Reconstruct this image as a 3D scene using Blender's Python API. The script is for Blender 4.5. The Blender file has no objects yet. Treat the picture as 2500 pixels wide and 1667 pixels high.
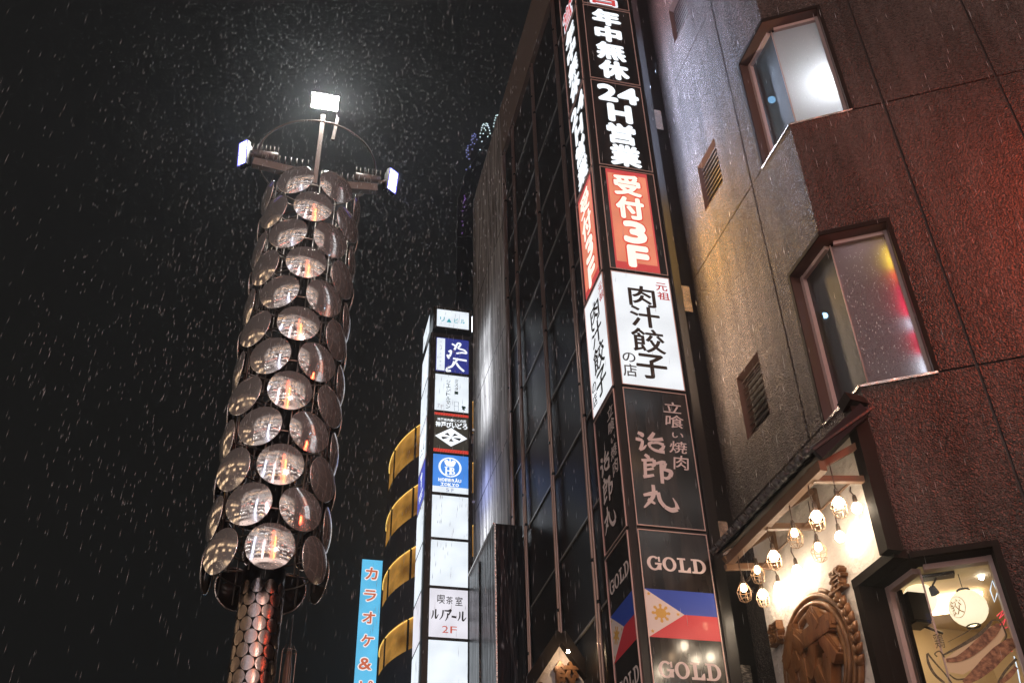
import bpy, bmesh, math, random
from mathutils import Vector, Matrix
R_ = math.radians
random.seed(7)
sc = bpy.context.scene
HAZE = True
C = sc.collection

# ------------------------------------------------------------------ camera
FPX, PITCH, ROLL, EYE = 2540.0, R_(36.8), R_(-1.6), 1.6
cp, sp, cr, sr = math.cos(PITCH), math.sin(PITCH), math.cos(ROLL), math.sin(ROLL)
def _rz(v): return Vector((cr*v[0]-sr*v[1], sr*v[0]+cr*v[1], v[2]))
RT, FW, UP = _rz((1,0,0)), _rz((0,sp,cp)), _rz((0,-cp,sp))      # world axes in camera space (x right, y down, z ahead)
cam_d = bpy.data.cameras.new('camera'); cam = bpy.data.objects.new('camera', cam_d); C.objects.link(cam)
cam_d.sensor_width = 36; cam_d.lens = 36*FPX/2500; cam_d.clip_start = .1; cam_d.clip_end = 1000
def _w(v): return Vector((v.dot(RT), v.dot(FW), v.dot(UP)))
cx, cy, cz = _w(Vector((1,0,0))), _w(Vector((0,-1,0))), _w(Vector((0,0,-1)))
M = Matrix(((cx.x,cy.x,cz.x,0),(cx.y,cy.y,cz.y,0),(cx.z,cy.z,cz.z,EYE),(0,0,0,1)))
cam.matrix_world = M
sc.camera = cam
# ------------------------------------------------------------------ world, exposure
w = bpy.data.worlds.new('World'); sc.world = w; w.use_nodes = True
bg = w.node_tree.nodes['Background']; bg.inputs[0].default_value = (.0080,.0080,.0078,1); bg.inputs[1].default_value = 1.0
sc.view_settings.view_transform = 'Standard'; sc.view_settings.look = 'None'; sc.view_settings.exposure = 0; sc.view_settings.gamma = 1
cy_ = sc.cycles; cy_.use_denoising = True
try: cy_.denoiser = 'OPENIMAGEDENOISE'
except Exception: pass
cy_.max_bounces = 6; cy_.diffuse_bounces = 3; cy_.glossy_bounces = 4; cy_.transmission_bounces = 4; cy_.transparent_max_bounces = 8
cy_.sample_clamp_indirect = 3.0; cy_.sample_clamp_direct = 0; cy_.caustics_reflective = False; cy_.caustics_refractive = False
cy_.blur_glossy = .5

# ------------------------------------------------------------------ pixel -> plane helpers
def ray(px, py): 
    return _w(Vector((px-1250, py-833.5, FPX)))
class Pl:
    """upright plane: O (x,y), d = unit direction to the right as seen from in front, n = towards the viewer"""
    def __init__(s, O, d, o=0):
        s.d = Vector(d).normalized(); s.n = Vector((s.d.y, -s.d.x)); s.O = Vector(O)+s.n*o
    def P(s, u, z, o=0):
        q = s.O+s.d*u+s.n*o; return Vector((q.x, q.y, z))
    def hit(s, px, py):
        r = ray(px, py); det = r.x*-s.d.y+s.d.x*r.y
        k = (s.O.x*-s.d.y+s.d.x*s.O.y)/det
        u = ((r.x*k-s.O.x)*s.d.x+(r.y*k-s.O.y)*s.d.y)
        return u, EYE+k*r.z
    def off(s, o): return Pl(s.O, s.d, o)
def unit(yaw): a = R_(yaw); return Vector((math.sin(a), math.cos(a)))
def azd(az, D): return unit(az)*D
S = unit(-14.3); T = Vector((S.y, -S.x)); G = unit(-15.8); RD = -unit(-74.1)
CORNER = azd(21.83, 9.0)
SL_ = azd(7.2, 10.0); SW = .773; SR_ = SL_+T*SW

# ------------------------------------------------------------------ mesh builder
class MB:
    def __init__(s): s.v = []; s.f = []; s.m = []; s.sm = []
    def add(s, vs, fs, mi=0, smooth=False):
        b = len(s.v); s.v += [Vector(x) for x in vs]
        for f in fs: s.f.append([b+i for i in f]); s.m.append(mi); s.sm.append(smooth)
    def quad(s, a, b, c, d, mi=0): s.add([a,b,c,d], [(0,1,2,3)], mi)
    def rect(s, pl, u0, u1, z0, z1, o=0, mi=0): s.quad(pl.P(u0,z0,o), pl.P(u1,z0,o), pl.P(u1,z1,o), pl.P(u0,z1,o), mi)
    def poly(s, pl, pts, o=0, mi=0): s.add([pl.P(u,z,o) for u,z in pts], [tuple(range(len(pts)))], mi)
    def box(s, pl, u0, u1, z0, z1, o0, o1, mi=0):
        p = [pl.P(u,z,o) for o in (o0,o1) for z in (z0,z1) for u in (u0,u1)]
        s.add(p, [(0,2,3,1),(4,5,7,6),(0,1,5,4),(2,6,7,3),(0,4,6,2),(1,3,7,5)], mi)
    def beam(s, a, b, wx, wy, upv=(0,0,1), mi=0):
        a, b = Vector(a), Vector(b); d = (b-a).normalized(); x = d.cross(Vector(upv))
        if x.length < 1e-4: x = d.cross(Vector((1,0,0)))
        x.normalize(); y = x.cross(d)
        p = [q+x*i*wx/2+y*j*wy/2 for q in (a,b) for i,j in ((-1,-1),(1,-1),(1,1),(-1,1))]
        s.add(p, [(0,3,2,1),(4,5,6,7),(0,1,5,4),(1,2,6,5),(2,3,7,6),(3,0,4,7)], mi)
    def tube(s, pts, r, n=6, mi=0, closed=False, smooth=True):
        pts = [Vector(p) for p in pts]; N = len(pts); rings = []
        b = len(s.v); px = None
        for i, p in enumerate(pts):
            if closed: d = pts[(i+1)%N]-pts[i-1]
            else: d = pts[min(i+1,N-1)]-pts[max(i-1,0)]
            d.normalize()
            if px is None:
                px = d.cross(Vector((0,0,1)))
                if px.length < .05: px = d.cross(Vector((1,0,0)))
            px = (px-d*px.dot(d)).normalized(); py = d.cross(px)
            rr = r[i] if isinstance(r, (list,tuple)) else r
            s.v += [p+(px*math.cos(2*math.pi*k/n)+py*math.sin(2*math.pi*k/n))*rr for k in range(n)]
        for i in range(N if closed else N-1):
            j = (i+1)%N
            for k in range(n):
                s.f.append([b+i*n+k, b+i*n+(k+1)%n, b+j*n+(k+1)%n, b+j*n+k]); s.m.append(mi); s.sm.append(smooth)
        if not closed:
            s.f.append([b+k for k in range(n)][::-1]); s.m.append(mi); s.sm.append(False)
            s.f.append([b+(N-1)*n+k for k in range(n)]); s.m.append(mi); s.sm.append(False)
    def lathe(s, base, prof, n=24, mi=0, smooth=True, axis=Vector((0,0,1))):
        base = Vector(base); ax = Vector(axis).normalized(); x = ax.orthogonal().normalized(); y = ax.cross(x)
        b = len(s.v)
        for r, h in prof:
            s.v += [base+ax*h+(x*math.cos(2*math.pi*k/n)+y*math.sin(2*math.pi*k/n))*r for k in range(n)]
        for i in range(len(prof)-1):
            for k in range(n):
                s.f.append([b+i*n+k, b+i*n+(k+1)%n, b+(i+1)*n+(k+1)%n, b+(i+1)*n+k]); s.m.append(mi); s.sm.append(smooth)
    def ball(s, c, r, n=16, mi=0, sz=1.0):
        prof = [(r*math.sin(math.pi*i/10)+1e-4, -r*sz*math.cos(math.pi*i/10)) for i in range(11)]
        s.lathe(c, prof, n, mi)

def wloc(o):
    v = Vector((0,0,0))
    while o: v = v+o.location; o = o.parent
    return v
def tag(o, label=None, cat=None, group=None, kind=None):
    if label: o['label'] = label
    if cat: o['category'] = cat
    if group: o['group'] = group
    if kind: o['kind'] = kind
    return o
def build(name, mb, mats, parent=None, loc=None, label=None):
    if not isinstance(mats, (list,tuple)): mats = [mats]
    base = wloc(parent) if parent else Vector((0,0,0))
    if loc is None and not parent: loc = Vector((0,0,0))
    L = Vector(loc)-base if loc is not None else Vector((0,0,0))
    off = base+L
    me = bpy.data.meshes.new(name); me.from_pydata([v-off for v in mb.v], [], mb.f)
    for m in mats: me.materials.append(m)
    me.polygons.foreach_set('material_index', mb.m); me.polygons.foreach_set('use_smooth', mb.sm)
    me.update()
    o = bpy.data.objects.new(name, me); C.objects.link(o); o.location = L
    if parent: o.parent = parent
    if label: o['label'] = label
    return o
def thing(name, label, cat, loc, group=None):
    o = bpy.data.objects.new(name, None); C.objects.link(o); o.location = loc; o.empty_display_size = .2
    return tag(o, label, cat, group)

# ------------------------------------------------------------------ lettering
_g = {}
def glyph(ch):
    if ch in _g: return _g[ch]
    cu = bpy.data.curves.new('glyph', 'FONT'); cu.body = ch; cu.resolution_u = 4
    ob = bpy.data.objects.new('glyph', cu); C.objects.link(ob)
    dg = bpy.context.evaluated_depsgraph_get(); dg.update()
    me = bpy.data.meshes.new_from_object(ob.evaluated_get(dg), depsgraph=dg)
    vs = [(v.co.x, v.co.y) for v in me.vertices]; fs = [tuple(p.vertices) for p in me.polygons]
    bpy.data.objects.remove(ob); bpy.data.curves.remove(cu); bpy.data.meshes.remove(me)
    x0 = min(v[0] for v in vs); x1 = max(v[0] for v in vs); y0 = min(v[1] for v in vs); y1 = max(v[1] for v in vs)
    _g[ch] = ([((x-x0)/max(x1-x0,1e-6), (y-y0)/max(y1-y0,1e-6)) for x,y in vs], fs); return _g[ch]
def put(mb, pl, ch, u0, u1, z0, z1, o=.003, bold=0.0, mi=0, thick=0.0, shear=0.0, step=.0003):
    """one character (or word) fitted to the rectangle u0..u1, z0..z1; bold = stroke growth as a share of the box"""
    vs, fs = glyph(ch); W, H = u1-u0, z1-z0
    sh = [(0,0)]
    if bold: sh += [(math.cos(a*math.pi/4)*bold, math.sin(a*math.pi/4)*bold) for a in range(8)]
    k = 1-2*bold
    for i, (dx, dy) in enumerate(sh):
        oo = o+i*step
        q = [(u0+W*(.5+(x-.5)*k+dx)+shear*(y-.5)*W, z0+H*(.5+(y-.5)*k+dy)) for x,y in vs]
        n = len(q)
        if not thick: mb.add([pl.P(u,z,oo) for u,z in q], fs, mi)
        else:
            t = thick+i*step*4
            P = [pl.P(u,z,o-.0) for u,z in q]+[pl.P(u,z,o+t) for u,z in q]
            F = [tuple(n+j for j in f) for f in fs]
            ec = {}
            for f in fs:
                for a in range(len(f)):
                    e = (f[a], f[(a+1)%len(f)]); ec[e] = 1
            F += [(a, b, n+b, n+a) for (a,b) in ec if (b,a) not in ec]
            mb.add(P, F, mi)
def ribbon(mb, pl, pts, ws, o=.003, mi=0):
    """a flat brush stroke along pts (u,z) with widths ws"""
    P = [Vector(p) for p in pts]
    # smooth the path (Catmull-Rom)
    Q = []; W = []
    n = len(P)
    if not isinstance(ws, (list,tuple)): ws = [ws]*n
    for i in range(n-1):
        p0, p1, p2, p3 = P[max(i-1,0)], P[i], P[i+1], P[min(i+2,n-1)]
        for k in range(5):
            t = k/5; Q.append(.5*((2*p1)+(p2-p0)*t+(2*p0-5*p1+4*p2-p3)*t*t+(3*p1-p0-3*p2+p3)*t**3)); W.append(ws[i]*(1-t)+ws[i+1]*t)
    Q.append(P[-1]); W.append(ws[-1])
    L, Rr = [], []
    for i, q in enumerate(Q):
        d = (Q[min(i+1,len(Q)-1)]-Q[max(i-1,0)]); d = d.normalized() if d.length > 1e-9 else Vector((1,0))
        nn = Vector((-d.y, d.x)); L.append(q+nn*W[i]/2); Rr.append(q-nn*W[i]/2)
    m = len(Q)
    mb.add([pl.P(q.x,q.y,o) for q in L+Rr], [(i, m+i, m+i+1, i+1) for i in range(m-1)], mi)
def ring(mb, pl, u, z, ru, rz, ti, tz, a0=0, a1=360, o=.003, mi=0, n=40):
    """flat ring segment: outer radii ru, rz, thickness ti sideways and tz up and down"""
    A = [R_(a0+(a1-a0)*i/n) for i in range(n+1)]
    P = [pl.P(u+ru*math.cos(a), z+rz*math.sin(a), o) for a in A]+[pl.P(u+(ru-ti)*math.cos(a), z+(rz-tz)*math.sin(a), o) for a in A]
    mb.add(P, [(i, i+1, n+2+i, n+1+i) for i in range(n)], mi)
def blob(mb, pl, u, z, ru, rz, o=.003, mi=0, n=20): mb.poly(pl, [(u+ru*math.cos(2*math.pi*i/n), z+rz*math.sin(2*math.pi*i/n)) for i in range(n)], o, mi)

# ------------------------------------------------------------------ materials
def mat(name, base=(.5,.5,.5), rough=.5, metal=0.0, emit=None, es=0.0, bump=None, spec=.5, var=None, coat=0.0):
    m = bpy.data.materials.new(name); m.use_nodes = True; nt = m.node_tree; b = nt.nodes['Principled BSDF']
    b.inputs['Base Color'].default_value = (*base,1); b.inputs['Roughness'].default_value = rough; b.inputs['Metallic'].default_value = metal
    b.inputs['Specular IOR Level'].default_value = spec; b.inputs['Coat Weight'].default_value = coat; b.inputs['Coat Roughness'].default_value = .08
    if emit: b.inputs['Emission Color'].default_value = (*emit,1); b.inputs['Emission Strength'].default_value = es
    if bump or var:
        tc = nt.nodes.new('ShaderNodeTexCoord')
        if bump:
            scale, dist, det = bump[:3]
            mp = nt.nodes.new('ShaderNodeMapping'); mp.inputs['Scale'].default_value = bump[3] if len(bump) > 3 else (1,1,1)
            nt.links.new(tc.outputs['Object'], mp.inputs[0])
            n = nt.nodes.new('ShaderNodeTexNoise'); n.inputs['Scale'].default_value = scale; n.inputs['Detail'].default_value = det
            nt.links.new(mp.outputs[0], n.inputs['Vector'])
            bp = nt.nodes.new('ShaderNodeBump'); bp.inputs['Strength'].default_value = 1; bp.inputs['Distance'].default_value = dist
            nt.links.new(n.outputs['Fac'], bp.inputs['Height']); nt.links.new(bp.outputs[0], b.inputs['Normal'])
        if var:
            c0, c1, scale, msc = var
            mp2 = nt.nodes.new('ShaderNodeMapping'); mp2.inputs['Scale'].default_value = msc
            nt.links.new(tc.outputs['Object'], mp2.inputs[0])
            n2 = nt.nodes.new('ShaderNodeTexNoise'); n2.inputs['Scale'].default_value = scale; n2.inputs['Detail'].default_value = 5
            nt.links.new(mp2.outputs[0], n2.inputs['Vector'])
            r = nt.nodes.new('ShaderNodeValToRGB'); r.color_ramp.elements[0].position = .35; r.color_ramp.elements[1].position = .68
            r.color_ramp.elements[0].color = (*c0,1); r.color_ramp.elements[1].color = (*c1,1)
            nt.links.new(n2.outputs['Fac'], r.inputs[0]); nt.links.new(r.outputs[0], b.inputs['Base Color'])
    m['ok'] = 1
    return m
def light(name, col, s): return mat(name, (.02,.02,.02), .4, 0, col, s)
def lightbox(name, col, s, scale=1.6):
    m = light(name, col, s); nt = m.node_tree; b = nt.nodes['Principled BSDF']
    tc = nt.nodes.new('ShaderNodeTexCoord'); n = nt.nodes.new('ShaderNodeTexNoise'); n.inputs['Scale'].default_value = scale; n.inputs['Detail'].default_value = 2
    nt.links.new(tc.outputs['Object'], n.inputs['Vector'])
    r = nt.nodes.new('ShaderNodeMapRange'); r.inputs['From Min'].default_value = .3; r.inputs['From Max'].default_value = .7; r.inputs['To Min'].default_value = s*.84; r.inputs['To Max'].default_value = s*1.08
    nt.links.new(n.outputs['Fac'], r.inputs[0]); nt.links.new(r.outputs[0], b.inputs['Emission Strength']); return m
def glassy(name, tint=(1,1,1), gloss=.12, rough=.03, bump=None, haze_=0.0, hazecol=(.8,.82,.85)):
    """window glass: see-through, mirror share rising at a glance, optionally with a frosted film"""
    m = bpy.data.materials.new(name); m.use_nodes = True; nt = m.node_tree; nt.nodes.clear()
    out = nt.nodes.new('ShaderNodeOutputMaterial'); tr = nt.nodes.new('ShaderNodeBsdfTransparent'); tr.inputs[0].default_value = (*tint,1)
    gl = nt.nodes.new('ShaderNodeBsdfGlossy'); gl.inputs['Roughness'].default_value = rough
    lw = nt.nodes.new('ShaderNodeFresnel'); lw.inputs[0].default_value = 1.6
    mx = nt.nodes.new('ShaderNodeMixShader'); nt.links.new(lw.outputs[0], mx.inputs[0])
    last = tr
    if haze_:
        tl = nt.nodes.new('ShaderNodeBsdfTranslucent'); tl.inputs[0].default_value = (*hazecol,1)
        df = nt.nodes.new('ShaderNodeBsdfDiffuse'); df.inputs[0].default_value = (*hazecol,1)
        m2 = nt.nodes.new('ShaderNodeMixShader'); m2.inputs[0].default_value = .25; nt.links.new(tl.outputs[0], m2.inputs[1]); nt.links.new(df.outputs[0], m2.inputs[2])
        m3 = nt.nodes.new('ShaderNodeMixShader'); m3.inputs[0].default_value = haze_; nt.links.new(tr.outputs[0], m3.inputs[1]); nt.links.new(m2.outputs[0], m3.inputs[2])
        last = m3
    nt.links.new(last.outputs[0], mx.inputs[1]); nt.links.new(gl.outputs[0], mx.inputs[2]); nt.links.new(mx.outputs[0], out.inputs[0])
    if bump:
        tc = nt.nodes.new('ShaderNodeTexCoord'); v = nt.nodes.new('ShaderNodeTexVoronoi'); v.inputs['Scale'].default_value = bump[0]
        nt.links.new(tc.outputs['Object'], v.inputs['Vector'])
        mr = nt.nodes.new('ShaderNodeMapRange'); mr.inputs['From Min'].default_value = 0; mr.inputs['From Max'].default_value = .45; mr.inputs['To Min'].default_value = 1; mr.inputs['To Max'].default_value = 0
        nt.links.new(v.outputs['Distance'], mr.inputs[0])
        bp = nt.nodes.new('ShaderNodeBump'); bp.inputs['Distance'].default_value = bump[1]; nt.links.new(mr.outputs[0], bp.inputs['Height'])
        nt.links.new(bp.outputs[0], gl.inputs['Normal'])
        if haze_: nt.links.new(bp.outputs[0], df.inputs['Normal'])
    return m

def stone(name):
    """wet pebble-dash render: coarse grains in relief, darker between them"""
    m = bpy.data.materials.new(name); m.use_nodes = True; nt = m.node_tree; b = nt.nodes['Principled BSDF']
    tc = nt.nodes.new('ShaderNodeTexCoord')
    v = nt.nodes.new('ShaderNodeTexVoronoi'); v.inputs['Scale'].default_value = 58; v.feature = 'SMOOTH_F1'; v.inputs['Smoothness'].default_value = .5
    n = nt.nodes.new('ShaderNodeTexNoise'); n.inputs['Scale'].default_value = 30; n.inputs['Detail'].default_value = 4
    n3 = nt.nodes.new('ShaderNodeTexNoise'); n3.inputs['Scale'].default_value = .8; n3.inputs['Detail'].default_value = 5
    for k in (v, n, n3): nt.links.new(tc.outputs['Object'], k.inputs['Vector'])
    ad = nt.nodes.new('ShaderNodeMath'); ad.operation = 'SUBTRACT'; nt.links.new(n.outputs['Fac'], ad.inputs[0]); nt.links.new(v.outputs['Distance'], ad.inputs[1])
    bp = nt.nodes.new('ShaderNodeBump'); bp.inputs['Distance'].default_value = .034; nt.links.new(ad.outputs[0], bp.inputs['Height']); nt.links.new(bp.outputs[0], b.inputs['Normal'])
    r = nt.nodes.new('ShaderNodeValToRGB'); r.color_ramp.elements[0].color = (.042,.033,.031,1); r.color_ramp.elements[1].color = (.165,.135,.126,1)
    r.color_ramp.elements[0].position = .25; r.color_ramp.elements[1].position = .75
    mx = nt.nodes.new('ShaderNodeMath'); mx.operation = 'MULTIPLY_ADD'; mx.inputs[1].default_value = .6; nt.links.new(n.outputs['Fac'], mx.inputs[0])
    m4 = nt.nodes.new('ShaderNodeMath'); m4.operation = 'MULTIPLY'; m4.inputs[1].default_value = .4; nt.links.new(n3.outputs['Fac'], m4.inputs[0]); nt.links.new(m4.outputs[0], mx.inputs[2])
    nt.links.new(mx.outputs[0], r.inputs[0])
    mp = nt.nodes.new('ShaderNodeMapping'); mp.inputs['Scale'].default_value = (2.6,2.6,.22); nt.links.new(tc.outputs['Object'], mp.inputs[0])
    n5 = nt.nodes.new('ShaderNodeTexNoise'); n5.inputs['Scale'].default_value = 1.6; n5.inputs['Detail'].default_value = 6; nt.links.new(mp.outputs[0], n5.inputs['Vector'])
    r5 = nt.nodes.new('ShaderNodeMapRange'); r5.inputs['From Min'].default_value = .35; r5.inputs['From Max'].default_value = .65; r5.inputs['To Min'].default_value = .62; r5.inputs['To Max'].default_value = 1.1; nt.links.new(n5.outputs['Fac'], r5.inputs[0])
    ml = nt.nodes.new('ShaderNodeMixRGB'); ml.blend_type = 'MULTIPLY'; ml.inputs[0].default_value = 1; nt.links.new(r.outputs[0], ml.inputs[1]); nt.links.new(r5.outputs[0], ml.inputs[2])
    nt.links.new(ml.outputs[0], b.inputs['Base Color'])
    b.inputs['Roughness'].default_value = .22; b.inputs['Specular IOR Level'].default_value = .7
    return m

STONE = stone('wet pebbledash')
GROOVE = mat('joint sealant', (.02,.017,.016), .6)
DARKWOOD = mat('dark stained timber', (.016,.012,.010), .7, spec=.12, bump=(60,.002,3,(1,1,.08)))
BROWNFR = mat('brown window frame', (.10,.06,.05), .4)
PINKFR = mat('inner window frame', (.55,.42,.40), .4)
BLACKMET = mat('black metal', (.014,.013,.013), .35, .4)
BLACKGL = mat('black acrylic', (.011,.011,.011), .16, 0, coat=.4, bump=(9,.002,2,(1,1,.2)), var=((.009,.009,.009),(.045,.036,.033),7,(1,1,.13)))
TRIM = mat('sign trim', (.80,.58,.53), .4, .25)
STEEL = mat('brushed steel', (.62,.58,.54), .26, 1, bump=(5,.02,2,(1,1,4)))
WHITEL = light('white letter light', (.90,.95,1.0), 1.25)
WHITES = lightbox('white sign light', (.93,.96,1.0), 1.05)
COOLS = lightbox('cool white sign light', (.86,.93,1.0), 1.14)
ORANGE = lightbox('orange sign light', (1.0,.30,.17), .88)
REDSIGN = light('red sign light', (.75,.07,.07), .8)
CREAM = light('cream letter light', (1.0,.93,.80), 1.15)
SBLACK = mat('black print', (.02,.018,.016), .5)
SBROWN = mat('dark brown print', (.035,.024,.016), .5)
SRED = mat('red print', (.55,.05,.04), .5, 0, (.6,.04,.03), .35)
SBLUE = light('blue sign light', (.025,.04,.28), .9)
HBLUE = lightbox('bright blue sign light', (.07,.30,.90), 1.0)
CYAN = mat('cyan print', (.0,.45,.55), .5, 0, (.03,.5,.62), .55)
GREENP = mat('green print', (.0,.10,.07), .5)
PRINTW = mat('unlit white film', (.82,.70,.68), .45, coat=.2)
PBLUE = mat('blue film', (.035,.085,.50), .4, coat=.3)
PRED = mat('red film', (.72,.05,.07), .4, coat=.3)
PGOLD = mat('gold film', (.72,.42,.09), .4)

# ------------------------------------------------------------------ ground
mb = MB(); mb.add([(-300,-300,0),(300,-300,0),(300,300,0),(-300,300,0)], [(0,1,2,3)])
ASPH = mat('wet asphalt', (.035,.034,.034), .22, bump=(70,.004,3))
tag(build('street', mb, ASPH), kind='structure')

# ------------------------------------------------------------------ corner building on the right
GW = Pl(CORNER, -G); RW = Pl(CORNER, RD)
cb = thing('corner_building', 'brown pebbledash building with chamfered corner windows at right', 'building', (CORNER.x, CORNER.y, 0))
def panels(mb, pl, us, zs, gu, gz, holes, gap=.013, dep=.022):
    """grid of render panels with sunk joints at the breaks listed in gu / gz"""
    for i in range(len(us)-1):
        for j in range(len(zs)-1):
            a, b, c, d = us[i], us[i+1], zs[j], zs[j+1]; um, zm = (a+b)/2, (c+d)/2
            if any(h[0] < um < h[1] and h[2] < zm < h[3] for h in holes): continue
            A = a+(gap if a in gu else 0); B = b-(gap if b in gu else 0); Cc = c+(gap if c in gz else 0); D = d-(gap if d in gz else 0)
            mb.rect(pl, A, B, Cc, D, 0, 0)
            if A > a: mb.quad(pl.P(A,Cc,-dep), pl.P(A,Cc,0), pl.P(A,D,0), pl.P(A,D,-dep), 0)
            if B < b: mb.quad(pl.P(B,Cc,0), pl.P(B,Cc,-dep), pl.P(B,D,-dep), pl.P(B,D,0), 0)
            if Cc > c: mb.quad(pl.P(A,Cc,-dep), pl.P(B,Cc,-dep), pl.P(B,Cc,0), pl.P(A,Cc,0), 0)
            if D < d: mb.quad(pl.P(A,D,0), pl.P(B,D,0), pl.P(B,D,-dep), pl.P(A,D,-dep), 0)
            mb.rect(pl, a, b, c, d, -dep, 1)
WIN = [(3.3,5.38),(7.20,9.15),(10.93,12.88)]
holesG = [(-.565 if a < 4 else -.69,0,a,b) for a,b in WIN]; holesR = [(0,.69,a,b) for a,b in WIN]
VENT = [(-2.245,-1.665,a,b) for a,b in ((7.93,8.80),(11.63,12.485),(15.32,16.17))]
zb = sorted({0,3.5,7.2,10.93,14.63,18.3,22} | {z for w_ in WIN for z in w_} | {z for v in VENT for z in v[2:]})
gz = {7.2,10.93,14.63,18.3}
mb = MB()
panels(mb, GW, [-9,-3.6,-2.245,-1.665,-1.02,-.69,-.565,0], zb, {-3.6,-1.02}, gz, holesG+VENT)
panels(mb, RW, [0,.69,1.07,2.30,3.52,4.74,9.5], zb, {1.07,2.30,3.52,4.74}, gz, holesR)
# roof and hidden backs, so the block is closed
back = [GW.P(-9,0), RW.P(9.5,0), RW.P(9.5,0)+Vector((9,9,0)), GW.P(-9,0)+Vector((9,9,0))]
up22 = Vector((0,0,22))
for i, j in ((1,2),(2,3),(3,0)): mb.quad(back[i], back[j], back[j]+up22, back[i]+up22)
mb.add([GW.P(-9,22), GW.P(0,22), RW.P(9.5,22), back[2]+up22, back[3]+up22], [(0,1,2,3,4)])
build('wall', mb, [STONE, GROOVE], cb)

ROOM = mat('room plaster', (.45,.45,.46), .8)
ROOMW = mat('warm room plaster', (.72,.60,.42), .8)
GL_CLEAR = glassy('clear glass', (.16,.25,.33), rough=.42, bump=(70,.004))
GL_FROST = glassy('frosted rainy glass', (.7,.75,.8), rough=.16, bump=(55,.006), haze_=1, hazecol=(.72,.74,.77))
GL_PINK = glassy('filmed rainy glass', (.6,.5,.55), rough=.2, bump=(60,.006), haze_=1, hazecol=(.46,.40,.44))
GL_SHOP = glassy('shop glass', (.95,.95,.95), rough=.03)
IN = .17      # how far the glass sits back
# the glass corner lies where the two set-back planes meet
GWi, RWi = GW.off(-IN), RW.off(-IN)
def corner_u():
    d1, d2 = GWi.d, RWi.d; dd = RWi.O-GWi.O; det = d1.x*-d2.y+d2.x*d1.y
    u = (dd.x*-d2.y+d2.x*dd.y)/det; v = (d1.x*dd.y-d1.y*dd.x)/det
    return u, v
UG, UR = corner_u()
def corner_window(z0, z1, gl, gr, frm, room, inner, ug=-.69):
    wn = build('window', MB(), [], cb, loc=GW.P(0,z0))
    f = MB()
    # jambs, head and sill of the opening
    for pl, ue, uc, uci in ((GW,ug,0,UG),(RW,.69,0,UR)):
        f.quad(pl.P(ue,z0,0), pl.P(ue,z1,0), pl.P(ue,z1,-.3), pl.P(ue,z0,-.3), 0)
        f.quad(pl.P(ue,z1,0), pl.P(uc,z1,0), pl.off(-IN).P(uci,z1,0), pl.P(ue,z1,-IN), 0)
        f.quad(pl.P(ue,z0,0), pl.P(uc,z0,0), pl.off(-IN).P(uci,z0,0), pl.P(ue,z0,-IN), 2)
        # thin sill lip and dark outer edging
        sg = -1 if ue < 0 else 1
        a, b = sorted((ue+sg*.03, 0))
        f.box(pl, a, b, z0-.022, z0+.004, -.05, .018, 2)
        a, b = sorted((ue-.0, uc)); f.box(pl, a+(.0 if sg < 0 else .0), b, z1+.001, z1+.055, -.02, .012, 3)
        f.box(pl, (ue-.045 if sg < 0 else ue+.001), (ue-.001 if sg < 0 else ue+.045), z0+.006, z1+.055, -.02, .010, 3)
        q = pl.off(-IN); a, b = sorted((ue, uci))
        e0, e1 = (ue, ue+.05) if sg < 0 else (ue-.035, ue)
        f.box(q, e0, e1, z0, z1, -.03, .05, 1)
        f.box(q, a+.036, b-.036, z1-.05, z1-.001, -.03, .045, 1)
        f.box(q, a+.036, b-.036, z0+.001, z0+.022, -.03, .03, 1)
    p = GWi.P(UG, z0); f.tube([p+Vector((0,0,.02)), p+Vector((0,0,z1-z0-.02))], .008, 6, 1)
    build('frame', f, [frm, inner, STEEL, DARKWOOD], wn)
    g = MB(); g.rect(GWi, ug+.05, UG, z0+.02, z1-.04); build('pane', g, gl, wn)
    g = MB(); g.rect(RWi, UR, .655, z0+.02, z1-.04); build('pane', g, gr, wn)
    # room behind
    r = MB(); D = 1.9
    A, B, Cn = GW.P(-1.6,0,-.31), GW.off(-.31).P(UG*1.6,0), RW.P(1.6,0,-.31)
    E1, E2, E3 = GW.P(-1.6,0,-D), GW.P(0,0,-D)+RW.d.to_3d()*.9, RW.P(1.6,0,-D)
    lo, hi = Vector((0,0,z0-.05)), Vector((0,0,z1+.12))
    for a, b in ((A,E1),(E1,E3),(E3,Cn)): r.quad(a+lo, b+lo, b+hi, a+hi)
    r.add([A+hi,E1+hi,E3+hi,Cn+hi,B+hi], [(0,1,2,3,4)]); r.add([A+lo,E1+lo,E3+lo,Cn+lo,B+lo], [(0,1,2,3,4)])
    build('room_lining', r, room, wn)
    return wn
w2 = corner_window(*WIN[0], GL_SHOP, GL_SHOP, DARKWOOD, ROOMW, PINKFR, -.565)
w3 = corner_window(*WIN[1], GL_CLEAR, GL_PINK, BROWNFR, ROOM, PINKFR)
w4 = corner_window(*WIN[2], GL_CLEAR, GL_FROST, BROWNFR, ROOM, PINKFR)
# rain beads on the two upper right-hand panes
BEAD = mat('water bead', (.85,.88,.9), .12, spec=.8)
rb_ = random.Random(5)
for wn, (z0, z1) in ((w3, WIN[1]), (w4, WIN[2])):
    a = MB()
    for i in range(230):
        u, z = rb_.uniform(UR+.02,.64), z0+(z1-z0)*(.08+.84*rb_.random()**.8); c = RWi.P(u, z, .003); h = rb_.uniform(.006,.016); q = rb_.uniform(.0025,.0045)
        a.add([c+Vector((0,0,h)), c-Vector((0,0,h)), c+RW.d.to_3d()*q, c-RW.d.to_3d()*q, c+RW.n.to_3d()*.004], [(0,3,4),(0,4,2),(1,4,3),(1,2,4)], 0, True)
    build('rain_bead', a, BEAD, wn)['kind'] = 'stuff'
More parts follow.
